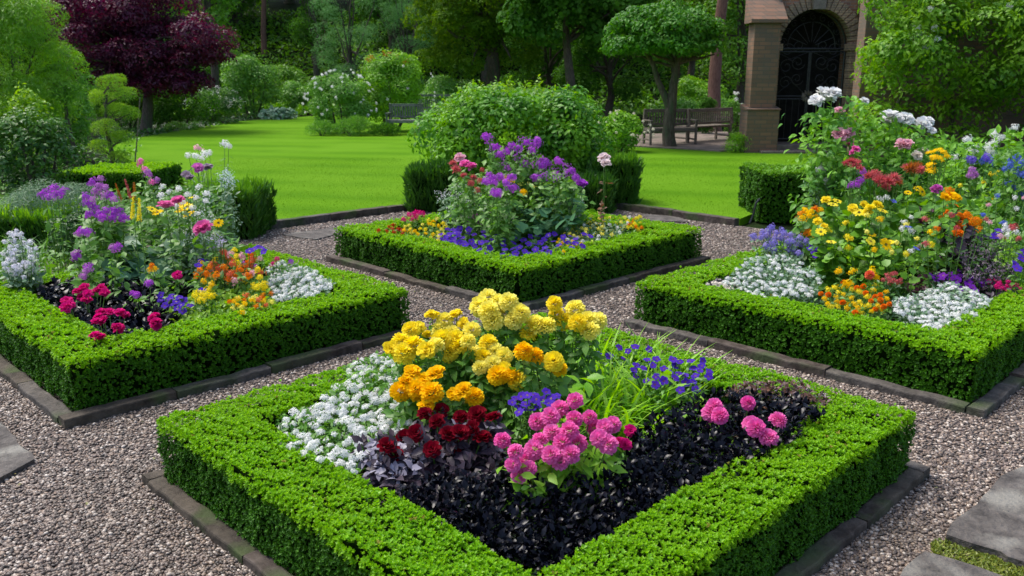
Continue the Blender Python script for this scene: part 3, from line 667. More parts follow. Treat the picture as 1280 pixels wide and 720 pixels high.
# materials of the trees
T_DARK = leafmat('woodland_leaf', (.028, .10, .012), (.07, .20, .020), .35, .6, .12, c=(.09, .24, .022))
T_OLIVE = leafmat('lime_tree_leaf', (.07, .16, .006), (.14, .25, .010), .4, .6, .15, c=(.05, .14, .008))
T_FRESH = leafmat('fresh_leaf', (.09, .26, .02), (.17, .37, .03), .35, c=(.05, .15, .015))
T_WILLOW = leafmat('willow_leaf', (.10, .27, .07), (.17, .38, .12), .3)
T_SOFT = leafmat('soft_shrub_leaf', (.09, .25, .03), (.17, .38, .05), .35)
T_LIGHT = leafmat('light_shrub_leaf', (.13, .32, .015), (.25, .50, .03), .4, c=(.09, .25, .02))
IVY = leafmat('ivy_leaf', (.05, .17, .008), (.15, .35, .015), .35, .45, .3, c=(.23, .44, .02), clump=.8)
LAUREL = leafmat('laurel_leaf', (.02, .08, .015), (.07, .19, .03), .25, .4, .3, c=(.10, .25, .02))
RHODO = leafmat('rhododendron_leaf', (.04, .16, .012), (.10, .30, .02), .35, .42, .3, c=(.18, .42, .02), clump=.85)
UMB = leafmat('standard_tree_leaf', (.032, .14, .010), (.09, .27, .018), .3, .45, .25)
WHITE = petal('white', (.80, .80, .82), (.88, .88, .84)); CREAM = petal('cream', (.80, .72, .62), (.85, .80, .72)); RED = petal('red', (.45, .02, .02), (.62, .06, .03))
# prominent background trees
b = at(183, 168); tree('japanese_maple', 'broad dark purple maple tree at the left end of the lawn', 'tree', b, 6, [(-1.6, .3, 3.7, 2.4, 2.0, 1.15), (.7, 0, 3.1, 2.3, 2.0, 1.25), (-.4, .5, 4.6, 2.5, 2.0, .9), (1.7, -.2, 2.5, 1.1, 1.1, .75), (-.6, -.5, 2.9, 2.0, 1.5, .8), (.2, .3, 2.1, 1.8, 1.2, .6), (1.5, -.4, 1.75, 1.0, .9, .5), (-1.3, .1, 2.2, 1.2, .9, .6), (.3, -.1, 1.75, 1.7, 1.2, .5), (2.3, 0, 2.6, .8, .8, .45)], MAPLE, .12, .18, 22, .34, .42, T=LEAF, droop=.35, flat=.6, top=3.0, limbs=5)
b = at(838, 188); ut = thing('standard_tree', 'small umbrella-shaped tree with a domed crown and forked trunk beside the benches', 'tree', b)
tb = MB(); Z = lambda px, py: atY(px, py, b[1])
tb.tube([Z(838, 190), Z(837, 183), Z(835, 165), Z(838, 145), Z(840, 125), Z(842, 105), Z(846, 85), Z(848, 60), Z(846, 40)], [.25, .19, .16, .15, .13, .11, .09, .06, .04], 12)
tb.tube([Z(837, 136), Z(830, 118), Z(822, 100), Z(817, 82), Z(806, 62), Z(795, 50)], [.10, .09, .075, .065, .05, .03], 8)
for q in ((800, 70), (870, 60), (780, 55), (888, 62), (825, 40), (865, 35)): limb(tb, Z(846, 82), Z(*q)+np.array([0, rng.uniform(-.8, .8), 0]), .05, .015, .1, 5, 6)
limb(tb, Z(848, 78), Z(893, 68), .05, .02)
tb.build('trunk', BARK, ut, smooth=True)
lm = MB(); cc = Z(831, 66); R = (cc[0]-Z(758, 66)[0])
B = []
for i in range(230):
    a = rng.uniform(0, 6.28); q = math.sqrt(rng.random())*.9; hgt = math.sqrt(max(0, 1-q*q*.92))
    B.append((cc+np.array([R*q*math.cos(a), R*.9*q*math.sin(a), 1.25*hgt*rng.uniform(.2, .98)]), (.30, .30, .17)))
for i in range(35):
    a = rng.uniform(0, 6.28); q = math.sqrt(rng.random())*.95; B.append((cc+np.array([R*q*math.cos(a), R*.9*q*math.sin(a), .05+.12*rng.random()]), (.34, .34, .14)))
cloud(lm, B, .3, .105, OVAL, .1, 0, .4); lm.build('crown', UMB, ut)

Yw = 44
b = atY(610, 140, 37); tree('lime_tree', 'big tree with low hanging yellow-green branches above the bench', 'tree', (b[0], 37, 0), 11, [(-.4, 0, 5.0, 3.4, 2.6, 2.6), (.8, 0, 6.5, 3.6, 3.0, 2.6), (-1.2, -.6, 3.6, 2.2, 1.8, 1.9), (1.2, -.5, 3.3, 1.6, 1.5, 1.5)], T_OLIVE, .14, .35, 30, .26, .4, droop=.5, hang=.15)
b = atY(712, 140, 33); tree('sycamore_tree', 'dark spreading tree with heavy foliage left of the umbrella-shaped tree', 'tree', (b[0], 33, 0), 10, [(0, 0, 5.3, 3.4, 2.8, 2.1), (-1, -.3, 4.1, 2.0, 1.6, 1.2), (1.6, -.2, 4.2, 2.0, 1.6, 1.2)], T_DARK, .15, .2, 28, .28, .38, T=ROUND, droop=.3)
for px, Y, w, zc, h, mt, nm, lab in (
    (262, 38, 1.9, 4.6, 2.2, T_FRESH, 'hazel_tree', 'bright leafy tree rising directly behind the right half of the purple maple'),
    (440, 46, 2.1, 3.0, 2.7, T_WILLOW, 'willow_tree', 'soft feathery grey-green tree behind the rose bushes on the lawn island'),
    (512, 47, 1.7, 3.1, 3.0, T_WILLOW, 'willow_tree', 'narrow blue-green feathery tree just left of the yellow-green hanging branches'),
    (398, 52, 1.6, 3.4, 2.2, T_DARK, 'laurel_tree', 'dark bushy tree between the bare trunks and the grey-green tree'),
    (690, 44, 3.2, 2.6, 2.4, T_DARK, 'holly_tree', 'dark bushy tree low behind the big central shrub'),
    (760, 40, 2.4, 2.2, 2.0, T_DARK, 'holly_tree', 'round dark bush-like tree behind the left side of the umbrella tree'),
    (930, 36, 2.0, 3.4, 2.6, T_FRESH, 'beech_tree', 'light green tree directly left of the brick tower'),
    (862, 42, 2.6, 4.6, 2.6, T_OLIVE, 'beech_tree', 'yellow-green tree showing over the right side of the umbrella-shaped crown')):
    x = (px-640)/F*Y*.97; z0 = float(terrain(x, Y))
    tree(nm, lab, 'tree', (x, Y, z0), 8, [(0, 0, zc, w, w*.8, h), (rng.uniform(-.5, .5), .3, zc+h, w*1.1, w, h*.8)], mt, .15 if mt is not T_WILLOW else .12, .2, 24, .3, .36, T=LEAF if mt is not T_WILLOW else SLIM, droop=.35, hang=.1 if mt is T_WILLOW else 0)
# bare woodland trunks
for px, pyb, Y, r, lab, bk in ((332, 72, 58, .17, 'thin dark bare trunk standing alone in the wood right of the maple', BARK_RED), (394, 66, 56, .16, 'left one of two close bare trunks in the wood above the lawn', BARK), (406, 66, 57, .22, 'right, thicker one of two close bare trunks in the wood above the lawn', BARK_RED), (897, 150, 30, .21, 'reddish bare trunk between the umbrella-shaped tree and the tower', BARK_RED)):
    x = (px-640)/F*Y*.97; z0 = float(terrain(x, Y)); tree('woodland_tree', lab, 'tree', (x, Y, z0), 12, [(0, 0, 9.5, 3.2, 3, 2)], T_DARK, .28, r, 16, .34, .3, bark=bk, top=11, limbs=5)
# the mass of the wood: copies of three trees
def copy_tree(o, parent=None):
    c = o.copy(); COL.objects.link(c); c.parent = parent
    for ch in list(o.children): copy_tree(ch, c)
    return c
GW = 'dark woodland trees behind the garden'
LW = 'tall dark green woodland tree in the mass of the wood behind the garden'
protos = [tree('woodland_tree', LW, 'tree', (x, 64+i*2, float(terrain(x, 64+i*2))), 12, [(0, 0, 3.2, 3.4, 3, 2.6), (.5, 0, 7, 4.2, 3.6, 3.2)], m_, .26, .3, 30, .28, .34, droop=.3, group=GW) for i, (x, m_) in enumerate(((-20, T_FRESH), (-3, T_DARK), (14, T_FRESH)))]
i = 0
for x in np.arange(-52, 56, 6.2):
    for Y in (53, 61, 72):
        i += 1; xx = x+rng.uniform(-2, 2)+(3 if Y == 72 else 0); yy = Y+rng.uniform(-3, 3)
        if Y < 70 and -19 < xx < -11: continue
        c = copy_tree(protos[i % 3 if i % 4 else 2]); c.location = (xx, yy, float(terrain(xx, yy))); c.rotation_euler.z = rng.uniform(0, 6.28); s = rng.uniform(.9, 1.25); c.scale = (s, s, s)
n = 60000; P = np.c_[rng.uniform(-45, 45, n), rng.uniform(41, 66, n), np.zeros(n)]; P[:, 2] = terrain(P[:, 0], P[:, 1])+rng.uniform(0, .55, n)*(.6+.6*noise3(P, .8, 4)); P = P[noise3(P, .9, 9) > -.9]
mb = MB(); leaves(mb, P, np.tile(UP, (len(P), 1))+rdir(len(P))*.6, .3, .5, LEAF, 0, .5, .35, .1); tag(mb.build('undergrowth', T_FRESH), 'dark leafy undergrowth covering the slope of the wood', 'undergrowth', kind='stuff')
# undergrowth on the slope: bushes
GU = 'bushes on the wooded slope'
for px, pyb, Y, w, h, mt, lab in (
    (312, 140, 41, 1.7, 1.5, T_SOFT, 'rounded light green shrub standing right of the purple maple crown'),
    (352, 120, 49, 1.8, 1.0, T_FRESH, 'low green shrub on the slope under the thin bare trunk'),
    (375, 132, 44, 1.3, .9, T_SOFT, 'pale green shrub at the lawn edge just left of the white-flowered bush'),
    (288, 110, 47, 1.6, 1.6, T_DARK, 'dark shrub on the slope behind the rounded light green shrub'),
    (470, 130, 43, 2.0, .9, T_DARK, 'dark low shrub behind the red-topped rose bush'),
    (565, 130, 38, 2.0, .9, T_SOFT, 'grey-green shrub behind the long bench in the middle distance'),
    (640, 130, 30, 1.8, .75, T_SOFT, 'silvery green shrub peeping over the top of the central shrub'),
    (880, 160, 33, 1.9, .5, T_SOFT, 'low green planting behind the slatted bench'),
    (875, 120, 34, 1.2, .95, T_LIGHT, 'bright leafy shrub seen between the umbrella tree trunk and the reddish trunk')):
    x = (px-640)/F*Y*.97; z0 = float(terrain(x, Y)); shrub('shrub', lab, 'shrub', (x, Y, z0), (w, w*.8, h), 24, .34, .11, mt, .4, droop=.25)
p = at(263, 158); shrub('shrub', 'dark shrub speckled with white flowers at the foot of the maple', 'shrub', (p[0], p[1]+.8, 0), (1.15, .9, .75), 22, .34, .08, LAUREL, .4, flowers=(('spray', WHITE), 34, .10, lambda d: d[2] > -.1))
p = at(345, 152); shrub('hosta', 'low clump of grey-green and cream hostas at the far end of the lawn', 'hosta', (p[0], p[1]+.4, 0), (.95, .5, .26), 20, .3, .13, leafmat('hosta_leaf', (.10, .24, .13), (.40, .52, .36), .15), .5, T=ROUND)
p = at(235, 166); shrub('shrub', 'low pale flowering ground cover in the shade under the maple', 'plant', (p[0]-.3, p[1]+.2, 0), (.9, .4, .16), 14, .3, .06, T_SOFT, .4, flowers=(('spray', CREAM), 16, .09, lambda d: d[2] > 0))
for px, lab in ((215, 'dark bush in the shade right behind the maple trunk'), (150, 'dark bush in the shade left of the maple trunk')):
    shrub('shrub', lab, 'shrub', ((px-640)/F*31*.98, 31.5, 0), (1.5, 1, .95), 22, .34, .10, T_DARK, .4)
# island of roses on the lawn
p = at(420, 172); shrub('rose_bush', 'pale green bush with white flowers at the left end of the lawn island', 'rose bush', (p[0], p[1]+.9, LZ), (1.15, .8, 1.0), 36, .32, .07, T_SOFT, .5, flowers=(('cluster', WHITE), 48, .06, lambda d: True))
p = at(480, 172); shrub('rose_bush', 'tall rounded rose bush with red blooms on top beside the grey bench', 'rose bush', (p[0], p[1]+1.9, LZ), (1.42, .9, 1.42), 34, .30, .08, T_LIGHT, .5, T=OVAL, flowers=(('cluster', WHITE), 14, .05, lambda d: d[2] < .6))
tt = bpy.context.scene.collection.objects[-1]
par = [o for o in COL.objects if o.get('label') and 'red blooms on top' in o['label']][0]
for i in range(18):
    a = rng.uniform(-1, 1); add_bloom('flower', 'spray', RED, np.array(par.location)+np.array([a*.7-.1, -.4+rng.uniform(-.3, .3), 2.28+.25*math.cos(a*1.6)+rng.uniform(-.12, .06)]), rng.uniform(.07, .13), par)
for px, w, h, lab in ((400, .55, .25, 'clump of soft upright grassy leaves at the left foot of the lawn island'), (440, .7, .32, 'grassy clump in the middle of the foot of the lawn island'), (478, .5, .22, 'low dark grassy clump by the grey bench')):
    q = at(px, 174); shrub('grass_clump', lab, 'grass clump', (q[0], q[1]+.35, LZ), (w, .4, h*.75), 26, .4, .09, T_SOFT if px < 450 else T_DARK, .9, T=SLIM, tilt=1.0, droop=0)

# big shrub behind the far bed
p = at(636, 262)
shrub('rhododendron', 'big broad rounded shrub behind the tall purple flowers, lighter on top', 'shrub', (p[0]+.05, p[1]+1.0, 0), (1.72, 1.2, .97), 80, .25, .085, RHODO, .42, T=OVAL, droop=.25, stems=6, flat=.85)
bs = [o for o in COL.objects if o.get('label') and 'big broad rounded' in o['label']][0]
lm = MB()
for i in range(70):      # long shoots standing out of the top
    a = rng.uniform(-1.3, 1.3); q = np.array(bs.location)+np.array([a, rng.uniform(-.7, .5), 1.55*math.sqrt(max(.1, 1-(a/1.65)**2))+.15]); e = q+np.array([rng.normal(0, .12), rng.normal(0, .1), rng.uniform(.12, .3)])
    n = 9; k = np.linspace(0, 1, n)[:, None]; P = q+(e-q)*k; leaves(lm, P, nrm(np.tile(e-q, (n, 1))), .06, .6, OVAL, 0)
lm.build('foliage', G_YEL, bs)
p = at(772, 190); shrub('rose_bush', 'loose yellow-green bush with pale flowers between the central shrub and the benches', 'rose bush', (p[0]-.1, p[1]-.8, LZ), (.85, .6, .5), 26, .32, .07, T_LIGHT, .5, T=OVAL, flowers=(('cluster', CREAM), 22, .045, lambda d: d[2] > -.1))

# left border: shrubs and trees
def pshrub(name, label, cat, px0, px1, pyt, pyb, mat, size, dep=.8, **k):
    a, b_ = at(px0, pyb), at(px1, pyb); c = (a+b_)/2; rx = abs(b_[0]-a[0])/2; h = atY(px0, pyt, c[1])[2]
    return shrub(name, label, cat, (c[0], c[1]+rx*dep, 0), (rx, rx*dep, h/2/.97), k.pop('k', 34), k.pop('frac', .30), size, mat, k.pop('dens', .5), **k)
pshrub('bamboo', 'tall feathery light green bamboo-like shrub at the top left corner', 'shrub', -150, 70, -70, 225, T_LIGHT, .10, T=SLIM, k=60, frac=.24, dens=1.1, droop=.5)
pshrub('shrub', 'soft light green shrub between the corner bamboo and the maple', 'shrub', 20, 110, 95, 205, T_SOFT, .08, k=40, frac=.27, dens=.5)
pshrub('laurel', 'dark glossy laurel with bluish leaves at the left edge', 'shrub', -50, 88, 132, 262, LAUREL, .075, T=OVAL, k=60, frac=.22, dens=.4, droop=.3, gap=.8)
pshrub('shrub', 'yellow-green leafy bush above the dark laurel at the left', 'shrub', 5, 65, 100, 235, G_YEL, .08, T=OVAL, k=26, frac=.26, dens=.3, droop=.2)
p = at(96, 212); tree('young_tree', 'slender young tree with a thin dark stem between the laurel and the cloud-pruned tree', 'tree', (p[0], p[1], 0), 3, [(0, 0, 1.75, .55, .5, .5)], T_SOFT, .06, .05, 20, .3, .4, top=1.9)
p = at(142, 225); cl = thing('cloud_pruned_tree', 'cloud-pruned yellow-green conifer in rounded tiers behind the small bright hedge', 'tree', (p[0], p[1], 0))
tb = MB(); tb.tube([p-UP*.1, p+np.array([.03, 0, .5]), p+np.array([-.04, 0, 1.0]), p+np.array([.05, 0, 1.6])], [.05, .045, .035, .02], 8)
lm = MB(); s = p[1]/F
for dx, py, rx, rz in ((-3, 103, 20, 9), (14, 118, 17, 9), (-14, 122, 18, 9), (4, 138, 22, 10), (22, 142, 12, 9), (-10, 160, 20, 10), (12, 172, 17, 9), (-17, 183, 15, 8), (8, 196, 14, 8)):
    q = atY(142+dx, py, p[1]+rng.uniform(-.2, .2)); R_ = (rx*s, rx*s*.9, rz*s); B = sub_blobs(q, R_, 7, .45, .5, .75); R_ = (R_[0]*1.1, R_[1]*1.1, R_[2]*1.35); cloud(lm, B+[(q, (R_[0]*.8, R_[1]*.8, R_[2]*.7))], .9, .045, SLIM, .6, 0, 0); limb(tb, (p[0], p[1], max(.2, q[2]-.2)), q, .02, .008, .05, 3, 5)
tb.build('trunk', BARK, cl); lm.build('crown', G_YEL, cl)
for px, py0, py1, lab in ((26, 170, 75, 'thin bare pole leaning in the shrubs at the far left'), (167, 200, 122, 'thin leaning cane beside the cloud-pruned tree')):
    a, e = at(px, py0+20), None; e = atY(px+(8 if px > 100 else -3), py1, a[1]); mb = MB(); mb.tube([a, (a+e)/2+np.array([.01, 0, 0]), e], [.013, .012, .010], 6); tag(mb.build('garden_cane', WOOD), lab, 'cane')
# metal hoop at the corner of the feathery hedge, pale flower beside it
def path_obj(name, pts, r, mat, label, cat):
    mb = MB(); mb.tube(pts, r, 6); tag(mb.build(name, mat), label, cat)
q = at(338, 283); Yq = q[1]; path_obj('metal_support', [atY(312, 240, Yq), atY(322, 240, Yq), atY(328, 248, Yq), atY(333, 266, Yq), atY(340, 281, Yq)], .018, IRON, 'thin black metal plant support at the left end of the lawn edging', 'support')
q = at(942, 281); Yq = q[1]; path_obj('metal_support', [atY(950, 248, Yq), atY(945, 254, Yq), atY(941, 270, Yq), atY(937, 279, Yq)], .014, IRON, 'thin black metal plant support beside the block hedge at the right', 'support')

# ------------------------------------------------------------------ ivy-covered wall at the right
wl = MB(); x0 = atY(1078, 100, 18.6)[0]; wl.box(((x0+16)/2, 18.9, 2.3), (16-x0, .4, 4.6)); wl.box(((x0+16)/2, 18.9, 4.66), (16-x0+.1, .52, .12))
tag(wl.build('garden_wall', brick_mat('wall_brick', (.22, .12, .08), (.15, .09, .065), (.13, .11, .095)), bevel=.01), 'brick garden wall mostly hidden under the big climbing shrub at the right', 'wall')
iv = thing('climbing_rose', 'huge leafy climber with a few white flowers covering the wall at the right', 'climber', (x0+2.4, 18.3, 0))
lm = MB(); B = []
for i in range(150):
    px, py = rng.uniform(1070, 1420), rng.uniform(-60, 190)
    e = 1080+max(0, 60-py)*.35+rng.uniform(0, 10)
    if px < e+10: px = e+14
    if py > 150 and rng.random() < .55: continue
    Yc = 17.6+rng.uniform(-.5, .5)-.35*math.sin(py*.03)
    sr = rng.uniform(.3, .7); B.append((atY(px, py, Yc+rng.uniform(-.2, .4)), (sr, sr, sr*.65)))
cloud(lm, B, .34, .10, OVAL, .1, 0, .35, lo=.7, gap=.75)
st = MB()
for px in (1120, 1200, 1290): limb(st, atY(px, 215, 18.2)*np.array([1, 1, 0]), atY(px+rng.uniform(-30, 30), 40, 18.1), .06, .02, .1, 8, 7)
for px, py in ((1150, 42), (1158, 50), (1168, 36), (1172, 50), (1158, 60), (1162, 12), (1146, 36), (1260, 8)): add_bloom('flower', 'cluster', WHITE, atY(px, py, 16.9), .09, iv)
lm.build('foliage', IVY, iv); st.build('stem', BARK, iv)
pshrub('shrub', 'dark low shrub below the climber at the foot of the wall', 'shrub', 1120, 1300, 150, 205, T_DARK, .08, k=26)

# ------------------------------------------------------------------ brick tower with arched doorway
TY = at(1000, 192)[1]; BRICK = brick_mat()
tw = thing('brick_tower', 'old brick tower with a round-arched doorway and stone buttresses behind the lawn', 'tower', (atY(1007, 190, TY)[0], TY, 0))
X = lambda px: atY(px, 190, TY)[0]; Zp = lambda py: atY(1000, py, TY)[2]
xl, xr, xc = X(964), X(1052), X(1008); hw = (xr-xl)/2; zs = Zp(58); wl_, wr_ = X(948), X(1100); TOP = 7.5; th = .7
mb = MB(); mb.box(((wl_+xl)/2, TY+th/2, TOP/2), (xl-wl_, th, TOP)); mb.box(((wr_+xr)/2, TY+th/2, TOP/2), (wr_-xr, th, TOP))
n = 24; arc = [(xc-hw*math.cos(PI*i/n), zs+hw*1.02*math.sin(PI*i/n)) for i in range(n+1)]
for i in range(n):
    (xa, za), (xb, zb_) = arc[i], arc[i+1]
    v = [[xa, TY, za], [xb, TY, zb_], [xb, TY, TOP], [xa, TY, TOP], [xa, TY+th, za], [xb, TY+th, zb_], [xb, TY+th, TOP], [xa, TY+th, TOP]]
    mb.add(v, [[0, 1, 2, 3], [5, 4, 7, 6], [0, 4, 5, 1]])
mb.box(((wl_+wr_)/2, TY+th+.62, TOP/2), (wr_-wl_, .2, TOP)); mb.box(((wl_+wr_)/2, TY+.7, TOP+.1), (wr_-wl_+.3, 1.9, .2))
for xs_ in (wl_+.1, wr_-.1): mb.box((xs_, TY+th+.26, TOP/2), (.2, .518, TOP))
mb.build('wall', BRICK, tw)
rf = MB(); zc_ = TOP+.2; a_ = [(wl_-.3, TY-.4), (wr_+.3, TY-.4), (wr_+.3, TY+1.8), (wl_-.3, TY+1.8)]
rf.add([[p_[0], p_[1], zc_] for p_ in a_]+[[(wl_+wr_)/2, TY+.7, zc_+1.8]], [[0, 1, 4], [1, 2, 4], [2, 3, 4], [3, 0, 4]]); rf.build('roof', BARK, tw)
# arch surround: voussoirs and jamb stones
mb = MB(); n = 25
for i in range(n):
    a0, a1 = PI*i/n+.012, PI*(i+1)/n-.012; r0, r1 = hw-.02, hw+.27+.02*(i % 2)
    pts = [(xc-r*math.cos(a), zs+r*1.02*math.sin(a)) for r, a in ((r0, a0), (r0, a1), (r1, a1), (r1, a0))]
    v = [[q[0], TY-.035, q[1]] for q in pts]+[[q[0], TY+.25, q[1]] for q in pts]; mb.add(v, [[0, 3, 2, 1], [4, 5, 6, 7], [0, 1, 5, 4], [1, 2, 6, 5], [2, 3, 7, 6], [3, 0, 4, 7]])
for sx, xx in ((-1, xl), (1, xr)):
    z = .0; i = 0
    while z < zs-.05:
        h_ = min(rng.uniform(.16, .24), zs-z); w_ = .22+.10*(i % 2); mb.box((xx+sx*(w_/2-.025), TY+.1, z+h_/2), (w_, .272, h_-.012)); z += h_; i += 1
    mb.box((xx+sx*.1, TY+.1, zs-.02), (.36, .36, .16))
mb.build('arch_surround', ARCHSTONE, tw, bevel=.006)
mb = MB(); mb.box((xc, TY-.03, zs+hw+.42), (.30, .18, .9), taper=1.15); mb.build('keystone', TSTONE, tw, bevel=.01)
def buttress(px0, px1, zt, dep, zoff, lab):
    a, b_ = X(px0), X(px1); w_ = b_-a; m_ = (a+b_)/2
    q = MB(); q.box((m_, TY-dep/2+.0, zt/2), (w_, dep, zt)); zz = zoff
    q.box((m_, TY-dep/2-.06, zz/2), (w_+.16, dep+.14, zz)); q.prism([(a-.1, TY-dep-.16), (b_+.1, TY-dep-.16), (b_+.1, TY-.003), (a-.1, TY-.003)], zz, [zz+.02, zz+.02, zz+.12, zz+.12])
    q.prism([(a-.12, TY-dep-.1), (b_+.12, TY-dep-.1), (b_+.12, TY-.004), (a-.12, TY-.004)], zt, [zt+.08, zt+.08, zt+.62, zt+.62])
    q.build('buttress', COURSED, tw, bevel=.012)
buttress(926, 957, Zp(30), .55, Zp(136), '')
buttress(1060, 1094, Zp(18), .5, Zp(136), '')
mb = MB(); mb.tube([[X(960), TY-.09, 1.9], [X(960), TY-.09, 7.2]], .055, 10); mb.build('downpipe', TSTONE, tw)
mb = MB(); mb.box((xc, TY+.05, .13), (2*hw+.5, 1.1, .26)); mb.box((xc, TY-.45, .07), (2*hw+1.0, .9, .14)); mb.build('doorstep', TSTONE, tw, bevel=.015)
mb = MB(); mb.box((xc, TY+1.18, 2), (2*hw+.8, .04, 4.4)); mb.box((xl-.12, TY+.93, 2), (.05, .42, 4.2)); mb.box((xr+.12, TY+.93, 2), (.05, .42, 4.2)); mb.box((xc, TY+.93, .05), (2*hw+.2, .42, .06)); mb.build('passage', PASSAGE_SHADE, tw)  # shallow panels behind the gate, the dark of the interior put into their colour
# iron gate: two leaves with bars, scrolls and a fixed fanlight
gt = thing('iron_gate', 'black wrought-iron gate with scrollwork filling the arched doorway', 'gate', (xc, TY+.3, .26))
gy = TY+.3
def spiral(c, r, turns, dr, sgn=1, n=22): return [[c[0]+sgn*(r*(1-i/n*.8))*math.cos(dr+turns*2*PI*i/n), gy, c[1]+(r*(1-i/n*.8))*math.sin(dr+turns*2*PI*i/n)] for i in range(n+1)]
IR = [xl+.04, xc-.02, xc+.02, xr-.04]
for a, b_, s_ in ((IR[0], IR[1], 1), (IR[3], IR[2], -1)):
    q = MB(); zt = zs-.12; zb_ = .33
    for x_ in (a, b_): q.tube([[x_, gy, zb_], [x_, gy, zt]], .024, 6)
    for z_ in (zb_+.02, 1.35, 1.42, zt): q.tube([[a, gy, z_], [b_, gy, z_]], .018, 6)
    for i in range(1, 5): x_ = a+(b_-a)*i/5; q.tube([[x_, gy, zb_], [x_, gy, 1.35]], .010, 5)
    m_ = (a+b_)/2; w_ = abs(b_-a)
    for z_, r_ in ((1.75, .17), (2.15, .19), (2.55, .17)):
        q.tube(spiral((m_-.14*s_, z_), r_, 1.4, .5, 1), .011, 5); q.tube(spiral((m_+.14*s_, z_+.1), r_, 1.4, 3.4, -1), .011, 5)
    q.tube([[a, gy, 1.42], [b_, gy, 2.1], [a, gy, zt]], .010, 5); q.tube([[b_, gy, 1.42], [a, gy, 2.2], [b_, gy, zt]], .010, 5)
    q.build('gate_leaf', IRON, gt)
q = MB(); q.tube([[xc-(hw-.05)*math.cos(PI*i/20), gy, zs+(hw-.05)*math.sin(PI*i/20)] for i in range(21)], .022, 6); q.tube([[xl, gy, zs-.05], [xr, gy, zs-.05]], .026, 6); q.tube([[xc-(hw-.3)*math.cos(PI*i/20), gy, zs+(hw-.3)*math.sin(PI*i/20)] for i in range(21)], .014, 6)
for i in range(1, 8): a_ = PI*i/8; q.tube([[xc-.12*math.cos(a_), gy, zs+.12*math.sin(a_)], [xc-(hw-.3)*math.cos(a_), gy, zs+(hw-.3)*math.sin(a_)]], .010, 5)
for i in range(9): a_ = PI*(i+.5)/9; q.tube(spiral((xc-(hw-.18)*math.cos(a_), zs+(hw-.18)*math.sin(a_)), .09, 1.2, a_), .008, 5)
q.build('fanlight', IRON, gt)
q = MB(); d_, _ = fib(26, 3.1); batch(q, LEAF, np.array([[xc, gy-.03, 1.42]])+d_*.05*np.array([1, .4, 1]), d_*np.array([1, .3, 1]), np.tile([0, -1., 0], (26, 1)), .12); q.build('rosette', TSTONE, gt)
pshrub('fern', 'small bright green fern at the foot of the tower buttress', 'fern', 908, 950, 168, 196, G_BRIGHT, .12, T=SLIM, k=16, frac=.4, dens=1.2)
pshrub('topiary_ball', 'dark clipped ball topiary behind the slatted bench', 'topiary', 868, 897, 118, 172, T_DARK, .05, k=40, frac=.3, dens=.7)
pshrub('shrub', 'green shrub with white blossom tucked beside the tower buttress', 'shrub', 905, 930, 115, 180, T_SOFT, .07, k=16, flowers=(('cluster', WHITE), 8, .06, lambda d: d[0] > -.2))

# ------------------------------------------------------------------ garden benches
def bench(label, loc, rz, L=1.5, mat=WOOD, nslat=None, vert=True, z0=LZ+.03, H=.92):
    t = thing('garden_bench', label, 'bench', (loc[0], loc[1], z0), 'wooden garden benches', rz)
    from mathutils import Matrix
    M = np.array(Matrix.Rotation(rz, 3, 'Z')); base = np.array([loc[0], loc[1], z0])
    def fin(q, nm):
        q.v = [v @ M.T + base for v in q.v]; return q.build(nm, mat, t, bevel=.004)
    q = MB()
    for i in range(5): q.box((0, -.22+.105*i, .43), (L-.02, .085, .025))
    fin(q, 'seat')
    q = MB(); q.box((0, .29, H-.04), (L-.13, .04, .09)); q.box((0, .245, .52), (L-.13, .035, .06))
    n = nslat or int(L/.085)
    for i in range(n): x_ = -L/2+.1+(L-.2)*i/(n-1); q.box((x_, .268, .70), (.045, .018, .32), rot=[[1, 0, 0], [0, 1, -.13], [0, .13, 1]])
    fin(q, 'backrest')
    for sx in (-1, 1):
        q = MB(); q.box((sx*(L/2-.03), -.25, .31), (.06, .06, .62)); fin(q, 'leg')
        q = MB(); q.box((sx*(L/2-.03), .25, .24), (.06, .07, .48)); q.box((sx*(L/2-.03), .275, .70), (.058, .06, .46), rot=[[1, 0, 0], [0, 1, -.13], [0, .13, 1]]); fin(q, 'leg')
        q = MB(); q.box((sx*(L/2-.03), -.02, .64), (.075, .60, .035)); fin(q, 'armrest')
        q = MB(); q.box((sx*(L/2-.03), 0, .39), (.045, .46, .06)); fin(q, 'side_rail'); q = MB(); q.box((sx*(L/2-.03), 0, .13), (.04, .46, .045)); fin(q, 'side_rail')
    q = MB(); q.box((0, -.27, .385), (L-.13, .03, .07)); fin(q, 'apron')
    return t
q = at(834, 182, .1); bench('wooden bench behind the trunk of the umbrella-shaped tree', (q[0]+.12, q[1]+.35), math.radians(12), 1.35)
q = at(880, 178, .1); bench('slatted wooden bench turned away beside the tower buttress', (q[0]+.0, q[1]+.3), math.radians(180+38), 1.9)
q = at(506, 168, .1); bench('grey-green wooden seat beside the rose bush on the lawn island', (q[0], q[1]+.1), math.radians(-6), 1.1, WOOD_G)
q = at(556, 153, .1); bench('long dark wooden bench half hidden behind the central shrub', (q[0], q[1]+.3), math.radians(4), 2.1, WOOD_G, H=1.05)
